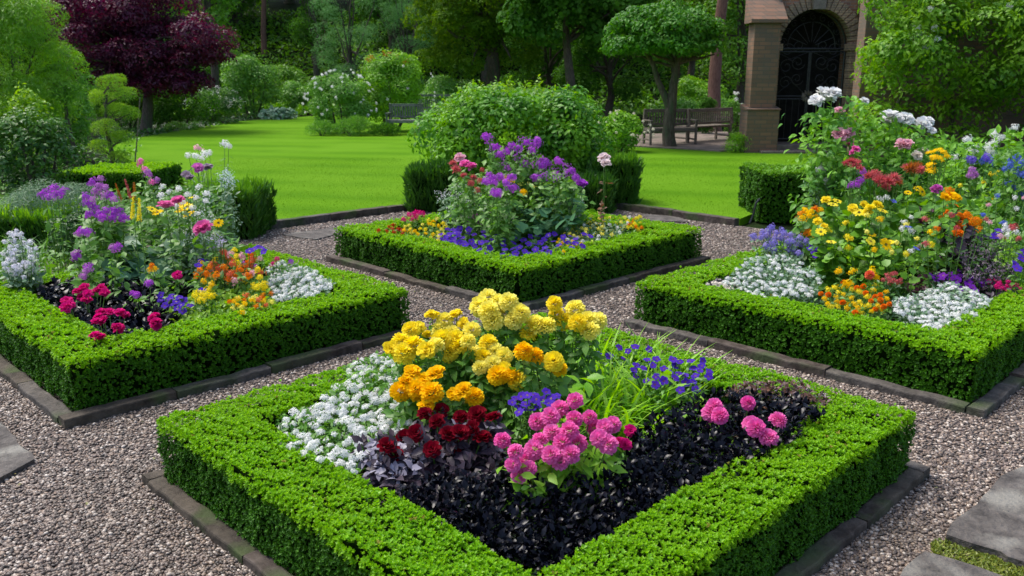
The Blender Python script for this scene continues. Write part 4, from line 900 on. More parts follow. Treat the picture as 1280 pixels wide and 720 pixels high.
# ------------------------------------------------------------------ flowers
YEL = petal('yellow', (.94, .74, .02), (.96, .84, .08)); GOLD = petal('gold', (.95, .54, .004), (.96, .70, .012)); PALEY = petal('pale_yellow', (.95, .84, .12), (.96, .90, .26))
ORANGE = petal('orange', (.80, .16, .01), (.88, .32, .015)); CORAL = petal('coral', (.75, .12, .08), (.85, .26, .12)); PINK = petal('pink', (.80, .10, .42), (.90, .28, .60)); LPINK = petal('light_pink', (.80, .38, .48), (.86, .60, .66))
MAG = petal('magenta', (.62, .01, .17), (.78, .03, .28)); DRED = petal('dark_red', (.14, .002, .010), (.28, .006, .022)); PURPLE = petal('purple', (.36, .05, .52), (.56, .16, .70)); MAUVE = petal('mauve', (.42, .12, .48), (.60, .30, .62))
VIOLET = petal('violet', (.055, .02, .36), (.13, .05, .55)); BLUE = petal('blue', (.08, .12, .58), (.18, .24, .72)); LILAC = petal('lilac', (.50, .42, .70), (.66, .60, .80)); DUSK = petal('dusk', (.30, .22, .30), (.48, .38, .46)); ROSY = petal('rosy_red', (.48, .07, .09), (.66, .20, .20)); RUST = petal('rust', (.34, .09, .03), (.5, .2, .06))
def F_(mat, size, n=30, r=.08, **k): return dict(mat=mat, size=size, n=n, r=r, **k)
LINE = lambda s: [tuple(float(a) for a in q.split(',')) for q in s.split()]
def cover(k, label, mat, n, size, zr):
    u0, u1, v0, v1 = BEDS[k]; u = rng.uniform(u0+HW, u1-HW, n); v = rng.uniform(v0+HW, v1-HW, n); P = np.array([W(a, b, 0) for a, b in zip(u, v)]); P[:, 2] = rng.uniform(zr[0], zr[1], n)*(.75+.25*noise3(P, 3, 5))
    mb = MB(); leaves(mb, P, np.tile(UP, (n, 1))+rdir(n)*.5, size, .4, OVAL, 0, .5, .35); tag(mb.build('ground_cover', mat), label, 'ground cover', kind='stuff')
cover('A', 'green leafy ground cover under the flowers of the nearest bed', G_DEEP, 5000, .05, (.09, .28))
cover('B', 'green leafy ground cover under the flowers of the far bed', G_MID, 5000, .05, (.1, .33))
cover('C', 'green leafy ground cover under the flowers of the left bed', G_DEEP, 5500, .05, (.09, .28))
cover('D', 'green leafy ground cover under the flowers of the right bed', G_DEEP, 5500, .05, (.09, .28))
GYR = 'yellow double-flowered plants in the nearest bed'
fy = dict(mat=G_MID, size=.065, n=60, r=.09, top=.93)
plant('yellow_marigold', 'highest clump of pale yellow pompon flowers, in the middle back of the nearest bed', 'flowering plant', LINE('610,372 623,379 636,378 611,390 631,394 643,401 601,384 650,392 616,402'), (.70, .80), [('pompon', PALEY, .056)], fy, GYR)
plant('yellow_marigold', 'right-hand clump of pale yellow pompon flowers, beside the lime green grass', 'flowering plant', LINE('693,380 719,387 735,402 747,402 683,409 696,394 670,408 722,404 706,403 738,414 660,418'), (.62, .77), [('pompon', PALEY, .058), ('pompon', YEL, .050), ('rose', PALEY, .045)], fy, GYR)
plant('yellow_marigold', 'upper left clump of yellow pompon flowers at the back edge of the nearest bed', 'flowering plant', LINE('540,396 556,401 571,396 549,413 524,411 535,421 514,413 565,418 590,413 580,405'), (.62, .72), [('pompon', YEL, .052), ('pompon', PALEY, .05), ('peony', YEL, .042)], fy, GYR)
plant('yellow_marigold', 'long middle row of bright yellow pompon flowers above the white candytuft', 'flowering plant', LINE('488,438 501,428 505,443 517,434 534,440 545,433 560,440 574,434 590,441 604,447 619,440 585,427 610,430 630,445 570,424 553,425 600,460 616,456'), (.55, .66), [('pompon', YEL, .054), ('peony', YEL, .05), ('pompon', PALEY, .044)], fy, GYR)
plant('golden_marigold', 'deep golden orange pompon flowers lowest on the left, above the dark red blooms', 'flowering plant', LINE('515,468 530,478 546,470 520,487 540,492 507,480 526,498 568,496 580,491 593,497 533,509 500,490'), (.48, .58), [('pompon', GOLD, .05), ('peony', GOLD, .046)], fy, GYR)
plant('golden_marigold', 'few golden yellow pompon flowers right of centre, above the blue violets', 'flowering plant', LINE('629,464 640,471 622,470 646,476 699,462 692,452 655,440 668,446'), (.50, .64), [('pompon', GOLD, .048), ('pompon', YEL, .05)], fy, GYR)
GW_ = 'white candytuft plants'
def tuft(label, quad, n, z, r=.024, name='white_candytuft', mat=WHITE, kind='umbel', fol=G_GREY, cat='flowering plant', grp=GW_, part='flower_head', fs=.035, fn=10, zb=.07):
    return plant(name, label, cat, [tuple(q) for q in pick(n, quad)], z, [(kind, mat, r), (kind, mat, r*.75), (kind, mat, r*1.15)], dict(mat=fol, size=fs, n=fn, r=.045, top=.97, T=LEAF, quads=[(quad, n*11, (z[0]-.04, z[1]-.0) if isinstance(z, tuple) else (z-.08, z-.03))]), grp, part=part, zb=zb)
tuft('white candytuft at the left corner of the nearest bed, spilling towards the hedge', [(350, 520), (420, 500), (470, 560), (445, 592), (395, 575), (350, 552)], 60, (.34, .37), fol=G_MID, r=.025)
tuft('dense white candytuft below the long row of yellow flowers', [(400, 500), (440, 468), (500, 455), (520, 480), (530, 530), (490, 545), (450, 545)], 75, (.37, .42), fol=G_MID, r=.025)
tuft('small white candytuft on the back hedge, upper left of the nearest bed', [(430, 460), (470, 444), (500, 455), (480, 470), (440, 476)], 24, (.36, .4), fol=G_MID)
plant('dark_red_dahlia', 'dark red velvety blooms over purplish leaves between the white and pink flowers', 'flowering plant', LINE('492,566 520,541 546,526 561,541 576,520 590,535 603,546 616,521 540,561 506,547 570,556 531,516 552,512 596,517 484,556 575,540'), (.38, .48), [('rose', DRED, .042)], dict(mat=G_PURP, size=.06, n=60, r=.09, top=.95, quads=[([(440, 560), (500, 540), (620, 540), (640, 600), (560, 625), (480, 625)], 500, (.25, .38))]))
plant('silver_purple_sage', 'silvery purple leafy plant between the white candytuft and the dark red blooms', 'foliage plant', (), fol=dict(mat=leafmat('silver_leaf', (.14, .13, .18), (.32, .30, .38), .1), size=.05, quads=[([(455, 565), (480, 545), (530, 555), (545, 575), (500, 600), (455, 592)], 200, (.3, .38)), ([(570, 530), (620, 535), (630, 560), (590, 565)], 90, (.32, .4))]), base=at(500, 575, .3), stems=False)
plant('pink_dahlia', 'big cluster of bright pink ball dahlias in the centre front of the nearest bed', 'flowering plant', LINE('719,501 700,511 688,521 718,524 737,522 672,527 690,541 712,539 675,551 703,553 756,534 749,548 766,531 722,555 645,565 657,575 641,581 661,586 649,594 700,578 689,569 713,568 628,551 744,536 668,562 760,556'), (.42, .58), [('pompon', PINK, .041), ('pompon', PINK, .036)], dict(mat=G_BRIGHT, size=.07, n=26, r=.08, top=.85))
plant('pink_dahlia', 'few bright pink dahlias over the black leaves near the right hedge corner', 'flowering plant', LINE('893,509 900,520 888,517 935,504 972,526 945,535 961,548 939,531'), (.40, .46), [('pompon', PINK, .040)], dict(mat=G_BRIGHT, size=.06, n=14, r=.07, top=.7))
plant('pink_dahlia', 'two small crimson pink buds just right of the big pink cluster', 'flowering plant', LINE('782,555 788,538 776,552'), .42, [('rose', MAG, .03)], dict(mat=G_MID, size=.05, n=14, r=.05))
def violets(label, quads, z, r=.024, mat=VIOLET, fol=G_MID, grp='violet and blue pansies', name='violet_pansy', kind='pansy'):
    H = [tuple(q) for n, qd in quads for q in pick(n, qd)]
    return plant(name, label, 'flowering plant', H, z, [(kind, mat, r)], dict(mat=fol, size=.035, n=26, r=.06, top=.96), grp)
violets('deep violet pansies behind the lime green grass, along the back right hedge', [(30, [(775, 462), (800, 448), (880, 446), (890, 470), (850, 488), (790, 476)]), (3, [(840, 480), (870, 470), (875, 500), (850, 500)])], (.38, .46))
violets('deep blue violets between the golden flowers and the pink dahlias', [(20, [(636, 498), (660, 490), (702, 490), (700, 510), (650, 518)])], (.46, .5))
violets('few violet pansies standing on the far side of the lime grass', [(7, [(745, 440), (770, 432), (815, 436), (800, 450), (750, 450)])], (.40, .46))
def grass(name, label, quad, n, hgt, mat, w=.012, out=.5):
    q = pick(n, quad, sep=1); P = np.array([at(a, b, .1) for a, b in q]); c = P.mean(0); t = thing(name, label, 'grass plant', c); mb = MB()
    for i in range(4):
        k = np.arange(len(P)) % 4 == i; D = nrm(UP+rdir(k.sum())*out+(P[k]-c)*.4*np.array([1, 1, 0])); S = rng.uniform(.6, 1.1, k.sum())*hgt
        batch(mb, blade_t(.5+.55*i, w/hgt), P[k]*np.array([1, 1, 0])+np.array([0, 0, .09]), D, nrm(rdir(k.sum())*.6-D*np.array([1, 1, .0])*1.0+UP*.8), S)
    mb.build('blades', mat, t); return t
grass('lime_grass', 'clump of lime green arching grass in the middle of the nearest bed', [(700, 500), (740, 470), (800, 480), (860, 520), (800, 560), (720, 556)], 620, .5, GRASS)
grass('lime_grass', 'small tuft of lime green narrow leaves left of the pink dahlias', [(610, 560), (640, 530), (665, 540), (650, 575)], 90, .3, GRASS)
plant('broad_leaf_plant', 'few broad pale lime leaves beside the violet pansies at the back right', 'foliage plant', (), fol=dict(mat=G_BRIGHT, size=.11, quads=[([(810, 470), (840, 460), (860, 490), (830, 505)], 16, (.34, .42)), ([(715, 475), (735, 470), (735, 490), (710, 495)], 6, (.4, .45)), ([(850, 520), (880, 510), (890, 550)], 6, (.3, .36))]), base=at(832, 480, .3), stems=False)
bt = plant('black_leaved_plant', 'mass of glossy near-black leaves filling the front corner of the nearest bed', 'foliage plant', (), fol=dict(mat=G_BLACK, size=.037, tilt=.85, quads=[([(470, 622), (560, 588), (640, 596), (760, 590), (820, 555), (830, 620), (760, 700), (672, 712), (600, 684), (520, 650)], 5600, (.24, .38))]), base=at(680, 640, .3), stems=False)
bt = plant('black_leaved_plant', 'glossy near-black leaves along the right of the nearest bed, under few pink dahlias', 'foliage plant', (), fol=dict(mat=G_BLACK, size=.037, tilt=.85, quads=[([(780, 560), (810, 525), (900, 488), (1000, 496), (1030, 520), (960, 570), (880, 630), (800, 660)], 4500, (.27, .42))]), base=at(900, 560, .3), stems=False)
tuft('small dusky mauve flowers over brownish leaves at the right corner of the nearest bed', [(905, 492), (930, 478), (1000, 478), (1040, 500), (1020, 515), (960, 498)], 34, (.38, .42), r=.024, name='dusky_sedum', mat=DUSK, kind='spray', fol=leafmat('brown_leaf', (.06, .025, .02), (.14, .07, .04), .1), grp=None)

def border(name, label, quad, n, size, mat, zr=(.02, .22)):
    q = pick(n, quad, sep=.6); P = np.array([at(a, b, 0) for a, b in q]); P[:, 2] = rng.uniform(zr[0], zr[1], len(P))*(.7+.4*noise3(P, 2, 3))
    mb = MB(); leaves(mb, P, np.tile(UP, (len(P), 1))+rdir(len(P))*.6, size, .5, OVAL, 0, .5, .35); tag(mb.build(name, mat), label, 'ground cover', kind='stuff')
border('ground_cover', 'green leafy ground cover in the left border between the shrubs and the lawn', [(-40, 330), (-60, 200), (60, 175), (185, 170), (170, 200), (250, 240), (300, 290), (240, 300), (100, 300)], 3500, .11, G_MID)
border('ground_cover', 'green leafy ground cover in the right border below the climber', [(1050, 205), (1330, 205), (1340, 300), (1230, 310), (1000, 285), (1045, 215)], 3000, .10, G_MID)
border('ground_cover', 'dark leafy ground cover in the shade around the maple trunk', [(120, 185), (140, 160), (235, 156), (330, 146), (300, 156), (220, 168), (170, 176)], 1500, .14, G_DEEP)
# --- far bed
fp = dict(mat=G_MID, size=.08, n=40, r=.13, top=.9)
plant('purple_phlox', 'tallest purple flowers of the far bed, in front of the big shrub', 'flowering plant', dup(LINE('612,175 621,184 615,193 640,182 652,176 662,188 646,195 669,184 676,199 655,206 640,211 631,203 625,194 659,179 672,176 648,186 667,208 683,204 612,170 634,190')), (.98, 1.34), [('cluster', PURPLE, .058), ('spray', PURPLE, .07)], fp, 'tall purple phlox')
plant('purple_phlox', 'lower right arm of tall purple flowers in the far bed', 'flowering plant', dup(LINE('690,210 700,204 710,215 719,222 682,217 671,222 708,207 697,219 715,214 676,207')), (.93, 1.08), [('cluster', PURPLE, .055), ('spray', PURPLE, .065)], fp, 'tall purple phlox')
plant('purple_phlox', 'purple flower heads low on the left of the tall clump in the far bed', 'flowering plant', dup(LINE('640,222 625,221 612,220 618,229 632,228 606,225 622,243 643,236 617,240')), (.86, .98), [('cluster', PURPLE, .05)], fp, 'tall purple phlox')
plant('purple_peony', 'single mauve pink ball flower leaning out right of the far bed', 'flowering plant', LINE('727,232'), .85, [('peony', PURPLE, .062)], fp)
plant('pink_peony', 'pink and rosy blooms on the left side of the far bed', 'flowering plant', LINE('575,199,.075,0 589,210,.07,1 570,213,.06,2 581,206,.06,1 592,222,.05,2 566,205,.06,2 580,220,.05,2'), (.95, 1.12), [('peony', LPINK, .07), ('peony', PINK, .07), ('frill', ROSY, .06)], fp)
plant('red_flower', 'small red flowers between the pink blooms and the purple clump', 'flowering plant', LINE('589,230 600,226 612,216 603,213 597,238 617,226'), (.85, .95), [('cluster', ROSY, .045)], fp)
plant('white_rose', 'single white and blush bloom before the feathery hedge right of the far bed', 'flowering plant', LINE('755,200,.075 757,206,.06'), 1.05, [('peony', petal('blush', (.82, .66, .66), (.88, .82, .80)), .07)], dict(mat=leafmat('brown_stem_leaf', (.16, .08, .04), (.3, .16, .08), .2), size=.06, n=16, r=.06))
plant('yellow_flower', 'small yellow and orange flowers among the stems below the purple heads', 'flowering plant', LINE('632,224,.05,0 638,226,.05,0 654,241,.045,0 660,229,.04,1 668,232,.04,1 650,231,.04,1 676,228,.04,1'), (.8, .92), [('cluster', GOLD, .04), ('spray', PALEY, .05)], fp)
def airy(label, quad, n, z, mat=WHITE, r=.05, grp='airy white flowers', name='white_baby_breath', fol=G_GREY, kind='spray'):
    return plant(name, label, 'flowering plant', [tuple(q) for q in pick(n, quad)], z, [(kind, mat, r)], dict(mat=fol, size=.05, n=26, r=.08, top=.95, T=LEAF), grp)
airy('airy white flowers at the left side of the far bed before the feathery hedge', [(545, 240), (570, 228), (600, 234), (600, 262), (550, 264)], 30, (.5, .75))
airy('airy white flowers at the right side of the far bed', [(690, 236), (715, 232), (730, 252), (722, 268), (695, 256)], 24, (.5, .72))
airy('airy white flowers in the middle of the far bed left of the big blue-green leaves', [(600, 250), (640, 248), (650, 280), (610, 282)], 26, (.45, .62))
plant('plume_poppy', 'big blue-green lobed leaves in the centre of the far bed', 'foliage plant', (), fol=dict(mat=leafmat('poppy_leaf', (.04, .13, .06), (.10, .24, .11), .15, .6, .1), size=.12, T=ROUND, tilt=.1, quads=[([(640, 240), (680, 232), (722, 245), (728, 278), (700, 288), (650, 282)], 110, (.45, .75))]), base=at(680, 275, .3))
plant('leafy_plant', 'fresh green leaves filling the back of the far bed under the tall flowers', 'foliage plant', (), fol=dict(mat=G_MID, size=.10, quads=[([(560, 235), (600, 215), (720, 215), (740, 260), (700, 280), (560, 275)], 420, (.4, .85))]), base=at(650, 262, .3))
violets('carpet of blue-violet pansies along the front of the far bed', [(62, [(540, 290), (580, 284), (640, 296), (740, 290), (735, 306), (690, 318), (640, 324), (590, 312)])], (.34, .42), r=.036)
violets('deep blue pansies at the left end of the violet carpet in the far bed', [(16, [(545, 296), (575, 288), (585, 302), (560, 306)])], (.36, .4), r=.034)
violets('dark purple flowers left of centre in the far bed', [(16, [(568, 276), (600, 264), (612, 276), (580, 284)])], (.40, .5), r=.038, mat=petal('dark_purple', (.08, .01, .12), (.2, .03, .2)), fol=G_DEEP, name='dark_purple_pansy')
def mixed(label, quad, n, z, kinds, fol=G_MID, r=.09, name='bedding_flower', grp='mixed small bedding flowers', fs=.045, fn=22):
    return plant(name, label, 'flowering plant', [tuple(q) for q in pick(n, quad)], z, kinds, dict(mat=fol, size=fs, n=fn, r=r*.7, top=.95, T=LEAF), grp)
mixed('yellow and orange bedding flowers at the left corner of the far bed', [(500, 284), (545, 272), (560, 284), (548, 302), (510, 292)], 26, (.36, .42), [('cluster', GOLD, .03), ('cluster', YEL, .03), ('cluster', PALEY, .028)])
mixed('small red bedding flowers at the extreme left corner of the far bed', [(472, 288), (495, 280), (512, 290), (500, 294), (480, 291)], 9, (.36, .40), [('cluster', RED, .03), ('cluster', CORAL, .028)])
mixed('magenta flowers on the back left hedge of the far bed', [(500, 272), (526, 264), (532, 270), (508, 278)], 7, (.42, .46), [('cluster', MAG, .045)])
mixed('pale yellow and white bedding flowers in the right half of the far bed', [(705, 282), (740, 270), (790, 270), (780, 290), (735, 306), (700, 300)], 52, (.36, .45), [('cluster', PALEY, .028), ('cluster', WHITE, .026), ('spray', YEL, .04)], fol=G_GREY)
mixed('orange and yellow bedding flowers at the right corner of the far bed', [(778, 276), (800, 270), (806, 284), (785, 291)], 13, (.38, .43), [('cluster', ORANGE, .028), ('cluster', YEL, .03)])
mixed('small golden flowers at the front right of the far bed beside the violets', [(690, 300), (710, 296), (730, 306), (705, 315)], 12, (.35, .38), [('cluster', GOLD, .022)])

# --- left bed
fl = dict(mat=G_MID, size=.08, n=46, r=.13, top=.9)
GP = 'purple phlox heads of the left bed'
plant('purple_phlox', 'purple flower head standing alone at the far left above the soft grassy hedge', 'flowering plant', LINE('55,243 64,238 72,243 79,240 62,247 70,235'), .98, [('cluster', PURPLE, .055)], dict(fl, n=14), GP)
plant('purple_phlox', 'tallest purple phlox of the left bed, leaning over the small bright hedge', 'flowering plant', LINE('116,228 124,233 132,236 120,240 130,245 138,246 143,250 108,246 115,250 126,224'), (.98, 1.1), [('cluster', PURPLE, .052), ('cluster', MAUVE, .045)], fl, GP)
plant('purple_phlox', 'wide purple phlox heads below the tallest one in the left bed', 'flowering plant', LINE('125,268 134,264 142,268 150,271 128,273 138,274 146,264 155,274 118,260 112,268 110,255'), (.85, .97), [('cluster', PURPLE, .052)], fl, GP)
plant('purple_phlox', 'mauve flower heads hanging lower at the left above the black leaves', 'flowering plant', LINE('104,290 99,293 110,291 96,321 94,318 108,340 105,346 110,335 148,309 143,311'), (.55, .8), [('cluster', PURPLE, .045), ('cluster', MAUVE, .045)], fl, GP)
GT = 'tall peonies of the left bed'
plant('white_phlox', 'tall white and blush flowers at the top right of the left bed against the lawn', 'flowering plant', LINE('248,186,.06,1 256,193,.06,0 262,192,.05,0 281,180,.05,0 286,183,.045,0 245,196,.05,0 252,198,.05,0 236,195,.045,0'), (1.16, 1.28), [('cluster', WHITE, .05), ('cluster', LPINK, .05)], dict(mat=G_GREY, size=.06, n=40, r=.1, T=SLIM, top=.95))
plant('pink_peony', 'pair of round pink and mauve blooms right under the tall white flowers', 'flowering plant', LINE('247,211,.05 260,211,.05 233,219,.05,1 238,224,.045,1'), (1.05, 1.12), [('peony', petal('orchid', (.62, .12, .48), (.74, .26, .6)), .05), ('peony', DUSK, .05)], dict(mat=G_GREY, size=.06, n=40, r=.1, T=SLIM))
airy('pale bluish white flower clump at the right above the feathery hedge', [(272, 214), (288, 212), (294, 228), (278, 234)], 14, (.98, 1.06), mat=petal('pale_blue', (.55, .66, .78), (.74, .80, .86)), r=.055, grp=None, name='pale_blue_scabious')
airy('scattered white flowers in the middle back of the left bed', [(196, 232), (240, 222), (268, 240), (258, 280), (205, 260)], 15, (.85, 1.05), r=.036, kind='cluster', mat=WHITE)
airy('loose small white flowers at the right of the left bed above the feathery hedge foot', [(225, 290), (262, 245), (270, 300), (232, 302)], 16, (.7, .9), r=.045)
plant('pink_peony', 'pair of round pink peonies in the middle of the left bed', 'flowering plant', LINE('207,256 222,250'), .98, [('rose', petal('peony_pink', (.72, .14, .40), (.82, .26, .5)), .062)], fl, GT)
plant('pink_peony', 'single round pink peony over the feathery hedge side of the left bed', 'flowering plant', LINE('253,284'), .84, [('rose', petal('peony_pink', (.72, .14, .40), (.82, .26, .5)), .07)], fl, GT)
plant('coneflower', 'yellow flowers with dark centres between the pink peonies of the left bed', 'flowering plant', LINE('197,266,.05 226,264,.055 234,259,.055 243,247,.05 236,268,.05 230,257,.05 273,279,.045 190,262,.04'), (.82, .96), [('daisy', GOLD, .055), ('daisy', YEL, .055)], fl)
plant('pink_spire', 'upright pink spire of small blooms at the back of the left bed', 'flowering plant', LINE('181,212 186,220 190,228 196,226 176,203 184,216'), (1.05, 1.22), [('cluster', PINK, .04), ('cluster', MAUVE, .045)], fl)
for i, (px, py, mt, lab) in enumerate(((148, 240, RUST, 'leftmost rusty orange flower spike at the back of the left bed'), (160, 236, ROSY, 'rusty red flower spike beside the pink spire of the left bed'), (168, 240, RUST, 'tall orange flower spike in the middle of the rusty spikes'), (166, 258, YEL, 'yellow flower spike in front of the rusty orange spikes'), (174, 262, YEL, 'small yellow flower spike nearest the pair of pink peonies'))):
    plant('flower_spike', lab, 'flowering plant', [(px, py)], .98, [('spike', mt, .085)], dict(mat=G_MID, size=.08, n=26, r=.07, T=SLIM), 'upright flower spikes of the left bed')
plant('snapdragon', 'coral and orange snapdragon cluster at the right of the left bed', 'flowering plant', [tuple(q) for q in pick(34, [(262, 330), (285, 312), (325, 320), (330, 340), (300, 356), (265, 350)])], (.45, .62), [('cluster', CORAL, .044), ('cluster', ORANGE, .038), ('cluster', LPINK, .036), ('cluster', YEL, .038)], dict(fl, n=26, size=.06))
plant('wallflower', 'golden orange flowers left of the coral snapdragons', 'flowering plant', LINE('250,338 258,343 262,335 246,345 255,352 265,356 252,330 270,345 190,333,.035 194,336,.035 188,337,.03'), (.48, .58), [('cluster', GOLD, .036), ('cluster', ORANGE, .036)], dict(fl, n=26, size=.06))
mixed('yellow flowers low in the middle of the left bed near the front hedge', [(240, 368), (262, 362), (268, 374), (246, 378)], 9, (.40, .44), [('cluster', YEL, .035)])
mixed('yellow flowers beside the white candytuft of the left bed', [(314, 350), (330, 346), (334, 362), (318, 362)], 8, (.42, .46), [('cluster', YEL, .035)])
mixed('scattered orange, pink and cream flowers along the front hedge of the left bed', [(285, 378), (300, 366), (345, 366), (345, 380), (310, 392), (290, 390)], 20, (.36, .42), [('cluster', ORANGE, .026), ('cluster', PALEY, .026), ('cluster', CORAL, .03), ('cluster', GOLD, .026)], fol=G_MID)
tuft('white candytuft spread at the right corner of the left bed', [(335, 352), (370, 335), (410, 348), (418, 358), (380, 372), (340, 374)], 62, (.37, .43), r=.026, fol=G_GREY)
tuft('thin white candytuft running up the back right hedge of the left bed', [(330, 336), (350, 326), (400, 340), (380, 346), (340, 350)], 26, (.38, .44), r=.022, fol=G_GREY)
violets('few violet pansies in the middle front of the left bed', [(12, [(196, 372), (205, 364), (228, 374), (245, 384), (236, 394), (205, 386)]), (2, [(250, 362), (262, 362), (262, 370), (250, 370)]), (4, [(200, 375), (215, 370), (222, 384), (206, 386)])], (.36, .42), r=.03)
plant('blue_violet', 'violet blue flowers standing above the coral snapdragons of the left bed', 'flowering plant', LINE('254,328,.04 248,332,.035 318,312,.04 325,310,.04 312,314,.035 330,315,.03'), (.58, .66), [('pansy', VIOLET, .038)], dict(fl, n=14, size=.05))
plant('mauve_flower', 'magenta purple flowers on thin stems near the back right hedge of the left bed', 'flowering plant', LINE('346,324 363,327 341,330 320,333 305,331'), .5, [('cluster', PURPLE, .032), ('cluster', MAG, .03)], dict(fl, n=10, size=.05))
plant('lilac_flower', 'small lilac flowers just below the single pink peony', 'flowering plant', [tuple(q) for q in pick(12, [(258, 300), (275, 292), (284, 302), (268, 314)])], (.66, .74), [('spray', LILAC, .045)], dict(fl, n=14, size=.05))
plant('magenta_flower', 'two magenta blooms on the upright stems behind the violet pansies of the left bed', 'flowering plant', LINE('187,355,.045 222,345,.045 171,369,.035,1 166,367,.03,1'), (.46, .54), [('peony', MAG, .045), ('cluster', PURPLE, .03)], dict(fl, n=20, size=.06))
plant('magenta_rose', 'cluster of magenta blooms over black leaves at the left corner of the left bed', 'flowering plant', LINE('106,361 98,366 110,368 104,372 84,378 83,386 88,382 127,362 122,365 131,367 108,376'), (.42, .48), [('peony', MAG, .04)], dict(mat=G_BLACK, size=.05, n=20, r=.08, top=.8), 'magenta blooms of the left bed')
plant('magenta_rose', 'lower group of magenta blooms over black leaves near the front corner of the left bed', 'flowering plant', LINE('124,398 131,402 121,404 137,392 127,392 150,393 156,395 150,412 146,410 126,424 119,421'), (.38, .44), [('peony', MAG, .038)], dict(mat=G_BLACK, size=.05, n=20, r=.08, top=.8), 'magenta blooms of the left bed')
plant('magenta_rose', 'upright pair of magenta blooms by the front hedge of the left bed', 'flowering plant', LINE('194,396 195,404 191,399 196,409'), .38, [('peony', MAG, .036)], dict(mat=G_BLACK, size=.05, n=20, r=.06, top=.8), 'magenta blooms of the left bed')
plant('black_leaved_plant', 'mass of near-black leaves filling the front corner of the left bed', 'foliage plant', (), fol=dict(mat=G_BLACK, size=.065, tilt=.5, quads=[([(46, 366), (70, 352), (130, 352), (190, 358), (215, 392), (225, 405), (180, 418), (122, 428), (80, 402)], 2200, (.26, .38))]), base=at(125, 385, .3))
plant('black_leaved_plant', 'few dark leaves among the stems in the middle of the left bed', 'foliage plant', (), fol=dict(mat=G_BLACK, size=.06, tilt=.5, quads=[([(180, 345), (250, 340), (300, 350), (290, 378), (200, 385)], 260, (.22, .36))]), base=at(235, 362, .3))
plant('sea_kale', 'large blue-green crinkled leaves in the middle left of the left bed', 'foliage plant', (), fol=dict(mat=G_BLUE, size=.15, T=ROUND, tilt=0, quads=[([(122, 318), (150, 300), (205, 308), (212, 340), (170, 356), (125, 350)], 95, (.34, .58))]), base=at(165, 340, .3))
plant('leafy_plant', 'mid green leaves under the tall flowers at the back of the left bed', 'foliage plant', (), fol=dict(mat=G_MID, size=.09, quads=[([(100, 270), (150, 250), (250, 270), (300, 310), (260, 340), (110, 330)], 900, (.35, .8)), ([(190, 250), (270, 230), (290, 280), (240, 300)], 350, (.5, .9))]), base=at(200, 310, .3))
plant('leafy_plant', 'blue-green leaves in the centre of the left bed below the coneflowers', 'foliage plant', (), fol=dict(mat=G_GREY, size=.09, quads=[([(200, 290), (260, 280), (285, 320), (240, 345), (200, 335)], 240, (.4, .7))]), base=at(235, 325, .3))
plant('filler_plant', 'feathery yellow green foliage along the front hedge of the left bed', 'foliage plant', (), fol=dict(mat=G_YEL, size=.05, T=LEAF, quads=[([(210, 388), (250, 365), (330, 362), (345, 380), (290, 398), (225, 410)], 900, (.28, .38))]), base=at(270, 385, .3))
p = at(86, 345); shrub('dark_bush', 'small dark rounded bush at the left end of the left bed', 'shrub', (p[0], p[1]+.25, .05), (.30, .28, .31), 26, .36, .035, G_DEEP, .5)
airy('white flowers in the lower left border beside the small dark rounded bush', [(-5, 300), (25, 285), (48, 310), (45, 345), (10, 350)], 44, (.45, .75), r=.03, kind='cluster', mat=petal('white_lilac', (.70, .68, .82), (.86, .86, .88)), name='white_stock')
grass('border_grass', 'soft green grassy foliage at the left edge behind the left hedge corner', [(-30, 330), (60, 300), (120, 320), (60, 365), (-30, 370)], 420, .42, G_MID, .010)

# --- right bed
fd = dict(mat=leafmat('nasturtium_leaf', (.06, .19, .012), (.15, .35, .02), .3), size=.075, n=40, r=.14, top=.92, T=ROUND)
plant('nasturtium', 'bright yellow flowers over broad fresh leaves at the left of the right bed', 'flowering plant', LINE('1033,252 1041,256 1047,252 1066,262 1074,266 1022,278,.04 1030,284,.04 1039,303,.04 1062,300,.035 1026,290 1088,262 1096,258 1103,264 1080,258 1084,268'), (.62, .88), [('peony', YEL, .05), ('daisy', YEL, .05)], fd, 'yellow flowers of the right bed')
plant('yellow_pansy', 'big yellow pansies with dark red eyes in the centre of the right bed', 'flowering plant', LINE('1068,266,.055 1089,293,.045 1088,302,.04 1107,306,.05 1113,303,.04 1152,240,.05 1147,236,.045 1135,241,.04'), (.60, .92), [('pansy', YEL, .05), ('daisy', GOLD, .05)], fd, 'yellow flowers of the right bed')
plant('orange_wallflower', 'deep orange flowers at the left end of the right bed above the white flowers', 'flowering plant', LINE('1001,268 1006,264 1003,273 1012,270 1018,262 1025,263 1010,291 1018,293 1024,290 1028,287 1007,294 1020,272 1013,266'), (.58, .76), [('cluster', ORANGE, .05), ('cluster', GOLD, .045)], dict(fd, mat=G_MID), 'orange flowers of the right bed')
plant('orange_wallflower', 'large cluster of deep orange flowers in the right half of the right bed', 'flowering plant', LINE('1181,272 1187,267 1198,270 1205,276 1214,280 1200,287 1197,293 1220,277 1208,270 1192,278 1190,262 1202,282'), (.70, .84), [('peony', ORANGE, .05), ('cluster', ORANGE, .055)], dict(fd, mat=G_PURP), 'orange flowers of the right bed')
plant('orange_wallflower', 'golden orange flowers high above the large orange cluster', 'flowering plant', LINE('1183,244 1190,247 1187,239 1195,249 1180,248'), .98, [('peony', GOLD, .045), ('cluster', ORANGE, .045)], fd, 'orange flowers of the right bed')
plant('magenta_flower', 'single magenta ball bloom above the right bed', 'flowering plant', LINE('1171,237 1167,240'), 1.0, [('peony', petal('orchid', (.62, .12, .48), (.74, .26, .6)), .05)], fd)
